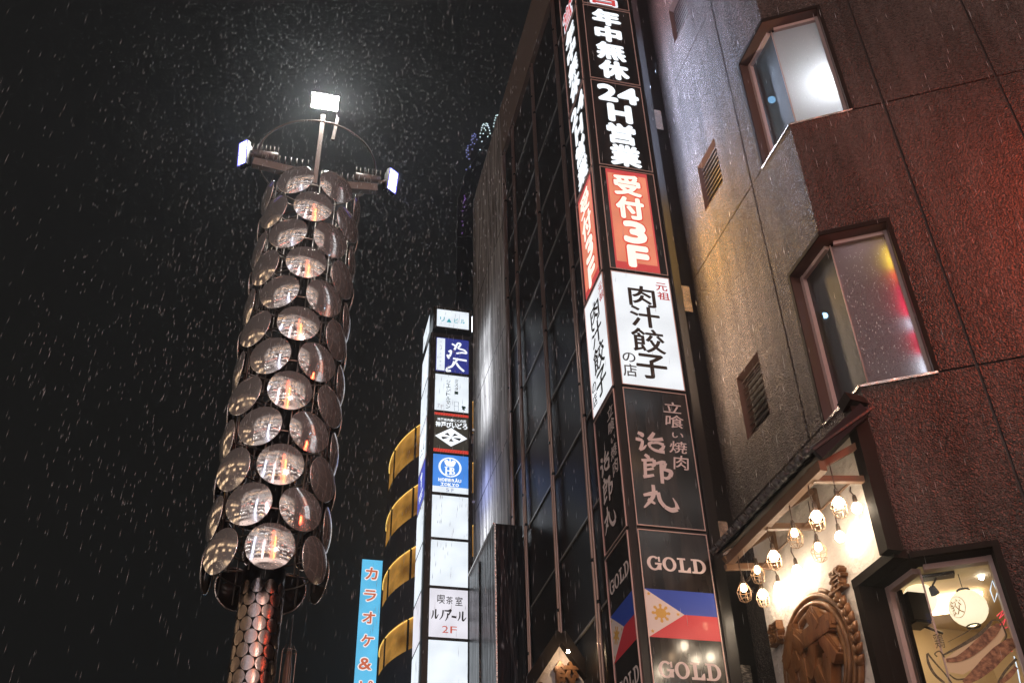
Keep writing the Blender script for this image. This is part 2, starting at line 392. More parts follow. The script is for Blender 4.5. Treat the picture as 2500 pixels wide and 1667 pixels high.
# louvred vents in the side wall
LOUV = mat('louvre blades', (.06,.045,.04), .4, .5)
for u0, u1, z0, z1 in VENT:
    v = build('vent', MB(), [], cb, loc=GW.P(u0,z0))
    f = MB()
    for (a,b) in (((u0,z0),(u0,z1)),((u0,z1),(u1,z1)),((u1,z1),(u1,z0)),((u1,z0),(u0,z0))):
        f.quad(GW.P(*a,.004), GW.P(*b,.004), GW.P(*b,-.14), GW.P(*a,-.14), 0)
    f.rect(GW, u0, u1, z0, z1, -.14, 1); build('vent_frame', f, [BROWNFR, GROOVE], v)
    b = MB(); n = 10
    for i in range(n):
        z = z0+(i+.5)*(z1-z0)/n; b.beam(GW.P(u0+.02,z,-.08), GW.P(u1-.02,z,-.08), .070, .010, tuple(Vector((0,0,1))+GW.n.to_3d()*.9))
    build('louvre', b, LOUV, v)

# lamps behind the upper corner windows
def spot_lamp(px, py, depth, label, col, s, r=.045):
    q = GW.off(-depth); u, z = q.hit(px, py); c = q.P(u, z)
    t = thing('spot_lamp', label, 'lamp', c)
    a = MB(); d = (Vector((0,0,EYE))-c).normalized(); ax = (d*.5+Vector((0,0,-.8))-RW.d.to_3d()*.3).normalized()
    a.lathe(c, [(.012,-.22),(.03,-.20),(.04,-.10),(r*1.6,0)], 14, 0, True, ax); a.tube([c-ax*.2, c-ax*.2+Vector((0,0,.4))], .010, 6)
    build('housing', a, BLACKMET, t)
    b = MB(); b.lathe(c-ax*.03, [(.001,.0),(r,.0),(r*1.2,.02)], 14, 0, True, ax); b.ball(c-ax*.015, r*.8, 10); build('bulb', b, light('cool lamp', col, s), t)
spot_lamp(1884, 245, .45, 'small blue white spotlight behind the topmost corner window', (.55,.8,1), 2.2)
spot_lamp(2013, 772, .45, 'small white spotlight behind the middle corner window', (.7,.85,1), 9, .032)
def room_lamp(q, px, py, r, label, col, s):
    u, z = q.hit(px, py); c = q.P(u, z)
    t = thing('window_globe', label, 'lamp', c); a = MB(); a.tube([c+Vector((0,0,r)), c+Vector((0,0,.5))], .008, 6); build('cord', a, BLACKMET, t)
    b = MB(); b.ball(c, r, 16); build('globe', b, light('room lamp', col, s), t)
room_lamp(RW.off(-.50), 2046, 244, .06, 'bright white globe glowing through the frosted topmost window', (.93,.97,1), 190)
room_lamp(RW.off(-.42), 2095, 590, .06, 'pink globe added behind the filmed middle corner window in place of a reflection', (1,.76,.78), 48)  # added lamp, stands in for the pink reflection on the pane
# added tubes glowing in place of a neon sign mirrored in the middle window
t = thing('reflection_strip', 'yellow red and white tubes added as a sign reflection at the middle corner window edge', 'neon light', RW.P(.6,8.2,-.2))
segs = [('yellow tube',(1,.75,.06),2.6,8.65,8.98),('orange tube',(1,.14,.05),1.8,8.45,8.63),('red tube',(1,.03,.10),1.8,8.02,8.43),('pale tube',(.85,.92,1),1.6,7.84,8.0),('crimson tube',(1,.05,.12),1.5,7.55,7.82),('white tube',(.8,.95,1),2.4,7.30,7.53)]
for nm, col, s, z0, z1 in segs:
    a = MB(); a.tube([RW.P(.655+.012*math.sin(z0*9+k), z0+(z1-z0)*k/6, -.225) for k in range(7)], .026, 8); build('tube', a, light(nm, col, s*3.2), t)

# ------------------------------------------------------------------ gyoza shop front on the side wall
STUCCO = mat('white stucco', (.80,.72,.66), .85, bump=(11,.03,6))
st = MB(); st.box(GW, -2.35, -.661, 2.6, 6.74, .004, .12); st.box(GW, -.6605, -.02, 5.475, 6.74, .004, .12)
tag(build('stucco_sign_wall', st, STUCCO, loc=GW.P(-1.2,2.6)), 'white stucco panel under the tiled awning, washed by bulbs', 'wall')
po = thing('timber_frame', 'dark timber post and lintel around the lit shop window', 'frame', GW.P(.0,2.6))
a = MB(); a.beam(GW.P(.03,5.42,.16), GW.P(.03,6.92,.16), .13, .15, tuple(GW.n.to_3d())); a.beam(GW.P(-.02,6.90,.18), GW.P(.12,6.96,.16), .22, .12); build('post', a, DARKWOOD, po)
a = MB(); a.box(GW, -.66, .03, 5.385, 5.47, .004, .145); a.box(RW, .03, .75, 5.385, 5.44, -.02, .04); build('lintel', a, DARKWOOD, po)
a = MB(); a.box(GW, -.66, -.568, 2.6, 5.384, .004, .140); a.box(RW, .692, .75, 2.6, 5.384, -.02, .04); build('jamb', a, DARKWOOD, po)

# awning with tiles
WOODL = mat('brown timber', (.17,.092,.052), .5, bump=(40,.002,3,(1,1,.1)))
TILE = mat('dark roof tile', (.035,.033,.035), .28, bump=(30,.004,2))
aw = thing('tiled_awning', 'little tiled awning on timber brackets over the bulbs', 'awning', GW.P(-.8,6.1))
UB0, UB1, OB, ZB = -1.74, .20, .75, 6.11
a = MB(); a.beam(GW.P(UB0,ZB,OB), GW.P(UB1,ZB,OB), .07, .10); build('beam', a, WOODL, aw)
for u in (-1.86, -.94, -.0):
    a = MB(); a.beam(GW.P(u,6.14,.125), GW.P(u,6.56,.125), .06, .06, tuple(GW.n.to_3d())); a.beam(GW.P(u,6.15,.16), GW.P(u,6.08,OB), .05, .06)
    a.beam(GW.P(u,6.53,.16), GW.P(u,6.16,OB), .05, .06); build('bracket', a, WOODL, aw)
a = MB(); a.quad(GW.P(UB0-.12,6.72,.12), GW.P(UB1,6.72,.12), GW.P(UB1,6.17,OB+.08), GW.P(UB0-.12,6.17,OB+.08)); a.quad(GW.P(UB0-.12,6.75,.12), GW.P(UB1,6.75,.12), GW.P(UB1,6.2,OB+.08), GW.P(UB0-.12,6.2,OB+.08)); build('roof_board', a, DARKWOOD, aw)
a = MB(); nt_ = 15
for i in range(nt_):
    u = UB0-.10+(UB1-UB0+.06)*i/(nt_-1)
    pts = [GW.P(u, 6.80-.55*k/5, .12+(OB-.04)*k/5) for k in range(6)]
    a.tube(pts+[GW.P(u,6.235,OB+.10), GW.P(u,6.275,OB+.14)], [.038]*6+[.044,.034], 8)
    a.beam(GW.P(u+.065,6.77,.12), GW.P(u+.065,6.215,OB+.11), .10, .02, tuple(GW.n.to_3d()))
build('tiles', a, TILE, aw)
a = MB(); a.beam(GW.P(UB1+.03,6.76,.20), GW.P(UB1+.03,6.20,OB+.06), .04, .12); build('rake_board', a, mat('slate rake board', (.016,.016,.02), .7, spec=.12), aw)
a = MB(); a.tube([GW.P(-2.2,6.12,.35), GW.P(.02,6.12,.35)], .012, 6); build('rail', a, WOODL, aw)

# pendant bulbs in wire cages
CORD = mat('cord', (.10,.06,.045), .6); SOCK = mat('bulb socket', (.07,.045,.03), .5); WIRE = mat('cage wire', (.50,.34,.22), .35, .8)
BULB_HI = light('bulb bright', (1.0,.82,.60), 68.0); BULB_LO = light('bulb dim', (1.0,.66,.38), 22.0)
def bulb(px, py, o, top, hi, cage, label):
    q = GW.off(o); u, z = q.hit(px, py); c = q.P(u, z)
    t = thing('pendant_bulb', label, 'bulb', c+Vector((0,0,.10)), 'bulbs hanging under the awning')
    a = MB(); k = random.uniform(-.02,.02); tp = GW.off(o).P(u+k, top)
    a.tube([tp, (tp+c+Vector((0,0,.13)))/2+Vector((k,0,0)), c+Vector((0,0,.13))], .006, 5); build('cord', a, CORD, t)
    a = MB(); a.lathe(c+Vector((0,0,.045)), [(.001,.09),(.014,.085),(.019,.06),(.022,.0),(.001,-.005)], 10); build('socket', a, SOCK, t)
    a = MB(); rr = .046 if hi else .033; a.lathe(c, [(.001,-rr),(rr*.6,-rr*.85),(rr,-rr*.2),(rr*.92,rr*.4),(.017,.055)], 14); build('bulb', a, BULB_HI if hi else BULB_LO, t)
    if cage:
        a = MB(); P = [(.022,.075),(.072,-.03),(.054,-.115),(.014,-.14)]
        for k in range(7):
            a.tube([c+Vector((r*math.cos(k*.8976+(i%2)*.2), r*math.sin(k*.8976+(i%2)*.2), h)) for i,(r,h) in enumerate(P)], .0032, 4)
        for r, h in ((.072,-.03),(.054,-.115)): a.tube([c+Vector((r*math.cos(i*.4488), r*math.sin(i*.4488), h)) for i in range(14)], .0032, 4, 0, True)
        build('cage', a, WIRE, t)
BL = [(1816,1436,.75,6.08,0,1,'dim caged bulb at the far left end of the awning beam'),
      (1849,1392,.50,6.14,0,1,'dim caged bulb hanging just right of the leftmost one'),
      (1862,1450,.30,6.12,1,1,'caged bulb low at the left edge of the stucco'),
      (1889,1357,.75,6.08,1,1,'bright bulb, leftmost of the bright ones along the beam'),
      (1940,1302,.75,6.08,0,1,'dim caged bulb right of the middle bracket of the awning'),
      (1998,1336,.55,6.12,0,1,'large dim caged bulb hanging lowest in front of the bright stucco'),
      (1993,1260,.75,6.08,1,1,'bright bulb, middle of the bright ones along the beam'),
      (2047,1227,.75,6.08,1,1,'bright bulb nearest the right end of the beam'),
      (2092,1240,.30,6.12,1,0,'bright bulb close to the wall below the right bracket'),
      (2051,1310,.28,6.12,1,0,'bright bulb close to the wall, lower middle of the stucco'),
      (1946,1392,.28,6.12,1,0,'bright bulb close to the wall above the oval emblem'),
      (1902,1432,.28,6.12,1,0,'bright bulb close to the wall at the left of the oval emblem')]
for b_ in BL: bulb(*b_)
ge = MB()

# carved emblem
CARVE = mat('carved gilt timber', (.27,.125,.05), .36, .2, bump=(22,.006,4,(1,1,.25)), var=((.16,.07,.028),(.34,.165,.07),9,(1,1,.4)))
eu, ez, er = -1.46, 4.98, .66
em = thing('carved_emblem', 'oval carved timber emblem with a big gyoza character on the stucco', 'emblem', GW.P(eu,ez,.12))
EP = GW.off(.125)
for r, h in ((er,.05),(er-.075,.06),(er-.145,.05)):
    a = MB()
    pr = [(r-.055,.0),(r-.055,h*.7),(r-.04,h),(r-.015,h),(r,h*.7),(r,0)]
    a.lathe(EP.P(eu,ez), [(x,y) for x,y in pr], 56, 0, True, EP.n.to_3d()); build('ring', a, CARVE, em)
a = MB(); put(a, EP, '餃', eu-.52, eu+.50, ez-.62, ez+.50, .01, .045, 0, .08, 0, .0009); build('lettering', a, CARVE, em)
a = MB(); put(a, EP, '登', eu+.52, eu+.76, ez+.46, ez+.68, .004, .035, 0, .05, .1, .0009); build('lettering', a, CARVE, em)
a = MB(); put(a, EP, '録', eu-.76, eu-.52, ez+.42, ez+.66, .004, .035, 0, .05, 0, .0009); build('lettering', a, CARVE, em)
a = MB()
for i in range(9):      # plaited ear of grain along the right of the rings
    an = R_(40-i*7.5)
    for k, rr in enumerate((er+.03, er+.09)):
        b0 = Vector((eu+(er+.055)*math.cos(an), ez+(er+.055)*math.sin(an))); tg = Vector((-math.sin(an), math.cos(an))); od = Vector((math.cos(an), math.sin(an)))*(1 if k else -1)
        a.tube([EP.P(*(b0+(tg*.9+od*.55)*t), .03+.02*math.sin(t*30)) for t in (-.01,.02,.05,.08,.105)], [.012,.030,.034,.024,.003], 7)
a.tube([EP.P(eu+(er+.05)*math.cos(R_(x)), ez+(er+.05)*math.sin(R_(x)), .02) for x in range(-60,-14,5)], .03, 8)
a.tube([EP.P(eu+(er+.02)*math.cos(R_(x)), ez+(er+.02)*math.sin(R_(x)), .03) for x in range(50,66,5)], .022, 8)
build('grain_carving', a, CARVE, em)

# inside the shop window
PAPER = mat('lantern paper', (.9,.85,.7), .7, 0, (1.0,.86,.58), 1.15)
def lantern(px, py, dep, r, label, txt):
    q = RW.off(-dep); u, z = q.hit(px, py); c = q.P(u, z)
    t = thing('paper_lantern', label, 'lantern', c)
    a = MB(); pr = []
    for i in range(21):
        an = math.pi*i/20; rr = r*math.sin(an)*(1+.012*(i%2)); pr.append((max(rr,.03), -r*.97*math.cos(an)))
    a.lathe(c, pr, 28); build('paper_shade', a, PAPER, t)
    a = MB(); a.lathe(c, [(.05,r*.95),(.06,r*.97),(.06,r*1.05),(.05,r*1.05)], 16); a.lathe(c, [(.06,-r*1.05),(.065,-r*.98),(.055,-r*.95)], 16); a.tube([c+Vector((0,0,r)), c+Vector((0,0,r+.3))], .004, 5); build('cap', a, SBROWN, t)
    if txt:
        d = (Vector((0,0,EYE))-c); d.z = 0; d.normalize(); dr = Vector((d.x,d.y)); dr = Vector((-dr.y, dr.x)); dr = (dr-Vector((d.x,d.y))*-.75).normalized()
        dr = Vector((-dr.y,dr.x))
        a = MB()
        vs, fs = glyph('餃')
        yaw = math.atan2(d.y, d.x)-R_(38)
        def onball(x, y, ex=1.004):
            la = (y-.5)*.85-.10; lo = yaw+(x-.5)*.8; return c+Vector((math.cos(la)*math.cos(lo), math.cos(la)*math.sin(lo), math.sin(la)*.97))*r*ex*1.012
        a.add([onball(x,y) for x,y in vs], fs)
        for x in range(40):
            p0, p1 = [(.5+.72*math.cos(2*math.pi*k/40), .5+.72*math.sin(2*math.pi*k/40)) for k in (x,x+1)]
            q0, q1 = [(.5+.68*math.cos(2*math.pi*k/40), .5+.68*math.sin(2*math.pi*k/40)) for k in (x,x+1)]
            a.add([onball(*p0),onball(*p1),onball(*q1),onball(*q0)], [(0,1,2,3)])
        build('lettering', a, mat('brown lantern print', (.25,.13,.05), .6, 0, (.35,.2,.08), .6), t)
lantern(2364, 1484, .75, .165, 'round white paper lantern with a brushed character in the shop window', True)
lantern(2246, 1462, .95, .15, 'round white paper lantern half behind the black loudspeaker', False)
q = GW.off(-.42)
u, z = q.hit(2228, 1488)
sp_ = thing('loudspeaker', 'black box loudspeaker fixed inside the shop window', 'speaker', q.P(u,z))
a = MB(); a.box(q, u-.09, u+.10, z-.13, z+.13, -.10, .08); build('cabinet', a, mat('speaker black', (.03,.025,.02), .5), sp_)
a = MB(); a.box(q, u-.085, u+.095, z-.155, z-.135, -.09, .07); a.tube([q.P(u,z-.14,-.05), q.P(u,z-.2,-.25)], .012, 6); build('bracket', a, BLACKMET, sp_)
q = RW.off(-.7)
tk = thing('track_light', 'black spotlight on a ceiling track left of the round lantern', 'lamp', q.P(.25,5.3))
u, z = q.hit(2290, 1405); a = MB(); a.box(q, u-.14, u+.14, z-.02, z+.02, -.05, .05); build('track', a, SBROWN, tk)
u2, z2 = q.hit(2281, 1445); a = MB(); a.tube([q.P(u-.02,z-.02), q.P(u2-.01,z2+.05)], .009, 6); c = q.P(u2,z2); a.lathe(c, [(.012,.06),(.03,.05),(.042,-.02)], 14, 0, True, Vector((-.25,0,1))); build('head', a, SBROWN, tk)
q = RW.off(-.85); u, z = q.hit(2398, 1403)
t = thing('wall_lamp', 'small bright white lamp at the upper right of the shop window', 'lamp', q.P(u,z)); a = MB(); a.tube([q.P(u-.02,z-.035), q.P(u+.02,z+.04)], .022, 8); build('tube', a, light('white shop lamp', (1,.97,.92), 14), t)
t = thing('shop_ceiling_light', 'warm ceiling light of the shop', 'lamp', RW.P(.2,5.43,-1.2)); a = MB(); a.box(RW, -.2, .7, 5.44, 5.47, -1.55, -1.15); build('diffuser', a, light('warm ceiling light', (1,.72,.42), 7), t)
# painted glass: dumplings on skewers, drawn as film on the panes
FILM_B = mat('dark olive film', (.10,.075,.04), .6, var=((.05,.04,.02),(.17,.13,.07),60,(1,1,1)))
FILM_M = mat('brown meat film', (.35,.14,.06), .6, var=((.13,.05,.025),(.48,.24,.12),28,(1,1,1)), bump=(30,.01,3))
FILM_C = mat('cream film', (.75,.58,.36), .7)
dc = thing('window_painting', 'painting of grilled dumplings on the lower part of the shop window', 'painting', RW.P(.4,4.4,-IN))
FP = RW.off(-IN+.006)
def hp(*pp): return [FP.hit(1800+x*.29762, 1250+y*.29762) for x, y in pp]      # read off a zoomed crop of the photo
a = MB()
a.poly(FP, hp((1700,1200),(1860,1090),(2080,930),(2190,930),(2200,1000),(2120,1130),(1980,1260),(1850,1330),(1740,1310)), 0)
build('film', a, FILM_C, dc)
a = MB()
ribbon(a, FP, hp((1690,1170),(1850,1085),(2000,990),(2090,890)), [.012,.026,.030,.020], .003)
ribbon(a, FP, hp((2085,885),(2150,890),(2190,960),(2200,1040),(2080,1180),(1960,1300),(1900,1390)), [.010,.010,.012,.014,.018,.022,.02], .0036)
ribbon(a, FP, hp((1725,1065),(1850,1000),(1990,915)), [.004,.009,.006], .0044)
ribbon(a, FP, hp((1555,1160),(1570,1240),(1620,1330),(1700,1400)), [.012,.022,.022,.02], .003)
ribbon(a, FP, hp((1560,1155),(1620,1230),(1700,1320),(1760,1400)), [.016,.014,.012,.012], .004)
ribbon(a, FP, hp((1640,1185),(1620,1160),(1660,1140),(1700,1190)), [.012,.01,.012,.012], .0048)
ribbon(a, FP, hp((1740,1330),(1800,1370),(1890,1360),(1960,1330)), [.01,.014,.012,.01], .0052)
ribbon(a, FP, hp((2290,1200),(2200,1300),(2140,1400)), [.02,.02,.02], .003)
u0, z1 = hp((1600,1000))[0]; u1, z0 = hp((1710,1110))[0]
put(a, FP, '鶏', min(u0,u1), max(u0,u1), z0, z1, .005, .0)
build('brush_lines', a, FILM_B, dc)
a = MB()
ribbon(a, FP, hp((1715,1215),(1800,1205),(1890,1160),(1990,1080),(2090,985),(2150,920)), [.03,.045,.07,.085,.08,.04], .0056)
ribbon(a, FP, hp((1860,1400),(1960,1330),(2060,1240),(2150,1150),(2240,1080),(2275,1060)), [.04,.085,.115,.11,.09,.06], .0062)
ribbon(a, FP, hp((2160,1400),(2230,1340),(2290,1270)), [.03,.04,.03], .0062)
build('film', a, FILM_M, dc)
# red and white neon marks hanging inside the right edge of the shop glass
t = thing('neon_mark', 'small red neon scribble beside the lantern in the shop window', 'neon light', RW.P(.62,4.95,-.25))
a = MB(); q = RW.off(-.2)
for ln in (((2130,850),(2180,800),(2150,870),(2190,830)),((2150,930),(2200,870),(2170,960),(2215,940)),((2200,1130),(2260,1095),(2220,1120),(2255,1140))):
    a.tube([q.P(*q.hit(1800+x*.29762, 1250+y*.29762)) for x,y in ln], .004, 5)
build('tube', a, light('red neon', (1,.06,.10), 1.6), t)
t = thing('neon_diamond', 'pale blue neon diamond at the right edge of the shop window', 'neon light', RW.P(.6,5.15,-.25))
a = MB()
a.tube([q.P(*q.hit(1800+x*.29762, 1250+y*.29762)) for x,y in ((2090,560),(2075,640),(2110,735),(2135,650))], .006, 5, 0, True)
a.tube([q.P(*q.hit(1800+x*.29762, 1250+y*.29762)) for x,y in ((2270,1180),(2300,1290),(2320,1400))], .005, 5)
build('tube', a, light('white neon', (.75,.9,1), 1.3), t)
for a_ in [0]: pass

# ------------------------------------------------------------------ curtain-wall building behind the tall sign
CW = Pl(SR_+S*14, -S)                     # u grows towards the camera: u = 14 - distance behind the sign front
def cu(k): return 14-k
DGLASS = mat('dark glazing', (.012,.012,.012), .36, 0, spec=.1, bump=(30,.004,3))
CONC = mat('rain streaked concrete', (.33,.31,.30), .8, spec=.25, bump=(26,.02,4,(1,1,.10)), var=((.10,.092,.088),(.46,.44,.43),9,(1,1,.07)))
CONCB = mat('brown concrete', (.16,.12,.10), .7, bump=(24,.008,4,(1,1,.15)))
COPPER = mat('bronze tube', (.52,.36,.31), .32, .75)
gb = thing('glass_building', 'dark glazed building with pairs of bronze pipes behind the tall sign', 'building', CW.P(cu(5),0))
a = MB(); a.box(CW, cu(8.25), cu(.9), 0, 20.95, -6, 0); build('glazing', a, DGLASS, gb)
a = MB(); a.box(CW, cu(11.75), cu(8.25), 0, 22.75, -6, .10); build('wall', a, CONC, gb, label='streaked concrete end bay lit by the white sign')
a = MB(); a.box(CW, cu(8.25), cu(.9), 20.95, 22.75, -6, .10); build('parapet', a, CONCB, gb)
for zz in (12.7,15.6,18.65,9.8):
    pass
a = MB()
for zz in (9.8,12.7,15.6,18.65): a.box(CW, cu(11.6), cu(8.3), zz-.012, zz+.012, .09, .104)
a.box(CW, cu(11.58), cu(11.56), 6, 22.7, .09, .106)
build('joint', a, GROOVE, gb)
for k in (1.75, 3.5, 5.32, 7.21, 8.10):
    for dk in (0, .11):
        a = MB(); a.tube([CW.P(cu(k+dk),0,.06), CW.P(cu(k+dk),20.9,.06)], .025, 8)
        z = 1.2+dk*6
        while z < 20: a.tube([CW.P(cu(k+dk),z,.06), CW.P(cu(k+dk),z+.05,.06)], .031, 8, 1); z += 3.0
        build('pipe', a, [COPPER, BLACKMET], gb)
a = MB(); z = 4.1
while z < 20.5:
    a.box(CW, cu(8.25), cu(.9), z-.018, z+.018, .001, .022); z += 1.525
build('transom', a, mat('grey transom', (.34,.33,.32), .35, .4), gb)
# end wall across the gap beside the corner building
END = Pl(SR_+S*1.02, T)
a = MB(); a.box(END, .02, 1.3, 0, 18, -.25, 0); build('end_wall', a, mat('dark wet granite', (.03,.028,.027), .3, bump=(45,.012,3)), gb)
# black panelled box sign on the same wall
bx = thing('black_sign_box', 'black panelled box standing out from the wall beside the blank signs', 'sign', CW.P(cu(7.3),3))
a = MB(); a.box(CW, cu(9.6), cu(7.3), 2, 10.25, .11, .62); build('case', a, mat('black gloss panel', (.012,.012,.013), .30, 0, spec=.35, bump=(7,.05,4,(1,1,.14))), bx)
a = MB(); a.beam(CW.P(cu(9.6),10.25,.64), CW.P(cu(7.3),10.25,.64), .03, .03); a.beam(CW.P(cu(7.3),2,.62), CW.P(cu(7.3),10.25,.62), .025, .025); a.tube([CW.P(cu(8.6),3,.63), CW.P(cu(8.6),10.1,.63)], .02, 6); build('edging', a, STEEL, bx)

# gabled sign board
GS = Pl(SR_+S*4.6, T)
gs = thing('gabled_sign', 'house shaped sign board with dark frame and carved gilt letters low down', 'sign', GS.P(-.33,5))
ap, hw = (-.33,7.06), 1.0; sl = 1.48
a = MB(); a.poly(GS, [ap,(ap[0]-hw,ap[1]-sl*hw),(ap[0]-hw,4.6),(ap[0]+hw*.33,4.6),(ap[0]+hw*.33,ap[1]-sl*hw*.33)], .02); build('board', a, STUCCO, gs)
a = MB()
for sg, ln in ((-1,1.05),(1,.62)):
    a.beam(GS.P(ap[0],ap[1]+.07,.06), GS.P(ap[0]+sg*ln,ap[1]+.07-sl*ln,.06), .20, .15, tuple(GS.n.to_3d().cross(Vector((sg,0,-sl)))) )
build('frame', a, DARKWOOD, gs)
a = MB()
for ch, u0, u1, z0, z1 in (('餃',-.44,-.08,6.32,6.76),('肉',-.82,-.48,6.02,6.44)): put(a, GS, ch, u0, u1, z0, z1, .025, .04, 0, .06, 0, .0009)
build('lettering', a, CARVE, gs)
a = MB(); a.ball(GS.P(-.30,6.80,.34), .022, 10); build('lamp', a, light('added gable light', (1,.70,.44), 240), gs)  # unseen lamp added to brighten the board below the apex
# small steel boxes tying the sign back
BX = Pl(SL_+S*.80, T)
for i, (z0, z1, lb) in enumerate(((13.90,14.35,'top steel bracket box beside the tall sign'),(10.28,10.73,'shiny steel bracket box beside the white dumpling panel'),(6.72,7.15,'pinkish steel bracket box above the tiled awning'),(4.95,5.45,'steel bracket box low behind the flag panel'))):
    t = thing('bracket_box', lb, 'bracket', BX.P(1.33,z0), 'steel bracket boxes beside the tall sign')
    a = MB(); a.box(BX, 1.225, 1.445, z0, z1, -.2, 0); build('box', a, STEEL, t)
    a = MB(); a.box(BX, 1.0, 1.225, z0+.1, z1-.1, -.18, -.06); a.box(BX, 1.445, 1.6, z0+.06, z1-.16, -.18, -.1); build('arm', a, DARKWOOD, t)

# ------------------------------------------------------------------ the tall sign tower
SF = Pl(SL_, T)                              # front, u 0..SW
L2 = SL_-T*.09
SD = .86
SLf = Pl(L2+S*SD, -S)                        # street side, u = SD - depth
SRf = Pl(SL_+T*(SW+.06), S)                  # alley side
ZP = [17.4,15.60,13.79,11.97,10.105,8.34,6.55,4.74,2.9]
tw = thing('sign_tower', 'tall projecting black sign column with lit panels and a flag panel', 'sign', SL_.to_3d()+Vector((0,0,2.8)))
a = MB(); a.box(SF, -.088, SW+.058, 2.8, 19, -SD+.002, -.006); build('case', a, BLACKMET, tw)
a = MB(); a.box(SF, -.09, -.06, 2.8, 19, -.004, .012); a.box(SF, SW+.03, SW+.06, 2.8, 19, -.004, .012); build('edge', a, BLACKMET, tw)
a = MB(); a.box(SF, SW+.061, SW+.345, 2.8, 19, -.40, -.37); build('shade_fin', a, BLACKMET, tw)  # invented plate, added to shade the side wall next to the sign
def frame(z0, z1, tr=TRIM):
    f = MB(); e = .009
    for pl, u0, u1 in ((SF, .0, SW),(SLf, SD-.80, SD-.035)):
        f.box(pl, u0, u1, z1-e, z1, .0, .014); f.box(pl, u0, u1, z0, z0+e, .0, .014)
        f.box(pl, u0, u0+e, z0+e+.001, z1-e-.001, .0, .014); f.box(pl, u1-e, u1, z0+e+.001, z1-e-.001, .0, .014)
    return f
def panel(j, mats_front, mats_left, lines, label, extra=None, sideglow=None, draw=None):
    z1, z0 = ZP[j]-.022, ZP[j+1]+.022
    pn = build('sign_panel', frame(z0, z1), TRIM, tw, loc=SF.P(0,z0), label=label)
    a = MB(); a.rect(SF, .009, SW-.009, z0+.008, z1-.008, .004); build('face', a, mats_front, pn)
    a = MB(); a.rect(SLf, SD-.792, SD-.043, z0+.008, z1-.008, .004); build('face', a, mats_left, pn)
    for pl, ua, ub in ((SF,0,SW),(SLf,SD-.80,SD-.035)):
        if draw: draw(pl, ua, ub, z0, z1, pn)
        byk = {}
        for ch, x0, x1, y0, y1, bold, m in lines:
            byk.setdefault(m.name, (MB(), m))
            put(byk[m.name][0], pl, ch, ua+(ub-ua)*x0, ua+(ub-ua)*x1, z1-(z1-z0)*y1, z1-(z1-z0)*y0, .008 if m.name != 'white letter halo' else .0055, bold)
        for mbx, m in byk.values(): build('lettering', mbx, m, pn)
    if sideglow:
        a = MB(); a.rect(SRf, .03, .29, z0+.05, z1-.05, .005); build('face', a, sideglow, pn)
    return pn
SIDE_W = light('side white', (.62,.73,1.0), 70); SIDE_O = light('side orange', (1.0,.58,.15), 58); SIDE_G = light('side warm white', (1.0,.74,.52), 46); SIDE_P = light('side pink', (1,.60,.66), 18)
HALO = light('white letter halo', (.9,.92,1.0), 1.1)
REDL = light('red letter light', (.80,.06,.06), .8)
panel(0, BLACKGL, BLACKGL, [('営',.10,.82,.70,.99,.05,HALO),('営',.16,.76,.72,.975,.02,REDL)], 'topmost panel with a red outlined character', sideglow=SIDE_P)
panel(1, BLACKGL, BLACKGL, [('年',.17,.78,.025,.255,.062,WHITEL),('中',.19,.76,.26,.48,.065,WHITEL),('無',.18,.79,.485,.725,.05,WHITEL),('休',.19,.81,.73,.975,.062,WHITEL)], 'black panel with four bold white characters', sideglow=SIDE_W)
panel(2, BLACKGL, BLACKGL, [('2',.11,.51,.03,.24,.075,WHITEL),('4',.50,.93,.03,.24,.075,WHITEL),('H',.27,.75,.26,.48,.075,WHITEL),('営',.21,.77,.495,.735,.05,WHITEL),('業',.22,.81,.74,.985,.048,WHITEL)], 'black panel reading 24H in white', sideglow=SIDE_W)
def d3(pl, ua, ub, z0, z1, pn):
    w_ = ub-ua; a = MB(); a.rect(pl, ua+w_*.105, ub-w_*.13, z0+.02, z1-.02, .0048); build('film', a, ORANGE, pn)
    a = MB(); a.rect(pl, ua+w_*.105, ub-w_*.13, z0+.02, z0+.14, .0053); a.rect(pl, ua+w_*.105, ub-w_*.13, z1-.09, z1-.02, .0053); a.rect(pl, ua+w_*.105, ua+w_*.135, z0+.141, z1-.091, .0053); a.rect(pl, ub-w_*.16, ub-w_*.13, z0+.141, z1-.091, .0053); build('film', a, REDSIGN, pn)
    a = MB()
    for ch, x0, x1, y0, y1, b in CH3: put(a, pl, ch, ua+w_*(x0-.025), ua+w_*(x1+.025), z1-(z1-z0)*(y1+.012), z1-(z1-z0)*(y0-.012), .0058, b+.025)
    build('lettering', a, mat('letter outline', (.5,.05,.03), .5, 0, (.62,.05,.03), .8), pn)
CH3 = [('受',.22,.73,.05,.27,.045),('付',.22,.74,.28,.505,.05),('3',.30,.72,.52,.74,.075),('F',.33,.71,.755,.965,.08)]
panel(3, BLACKGL, BLACKGL, [(c,x0,x1,y0,y1,b,CREAM) for c,x0,x1,y0,y1,b in CH3], 'orange lit panel reading 3F', draw=d3, sideglow=SIDE_O)
panel(4, WHITES, WHITES, [('元',.75,.95,.055,.13,.02,SRED),('祖',.76,.97,.14,.215,.02,SRED),('肉',.26,.72,.11,.305,.022,SBROWN),('汁',.25,.75,.30,.49,.024,SBROWN),('餃',.23,.78,.50,.71,.016,SBROWN),('子',.26,.76,.72,.93,.024,SBROWN),('の',.05,.26,.73,.81,.012,SBROWN),('店',.04,.26,.825,.93,.012,SBROWN)], 'white lit panel with brown dumpling shop lettering', sideglow=SIDE_G)
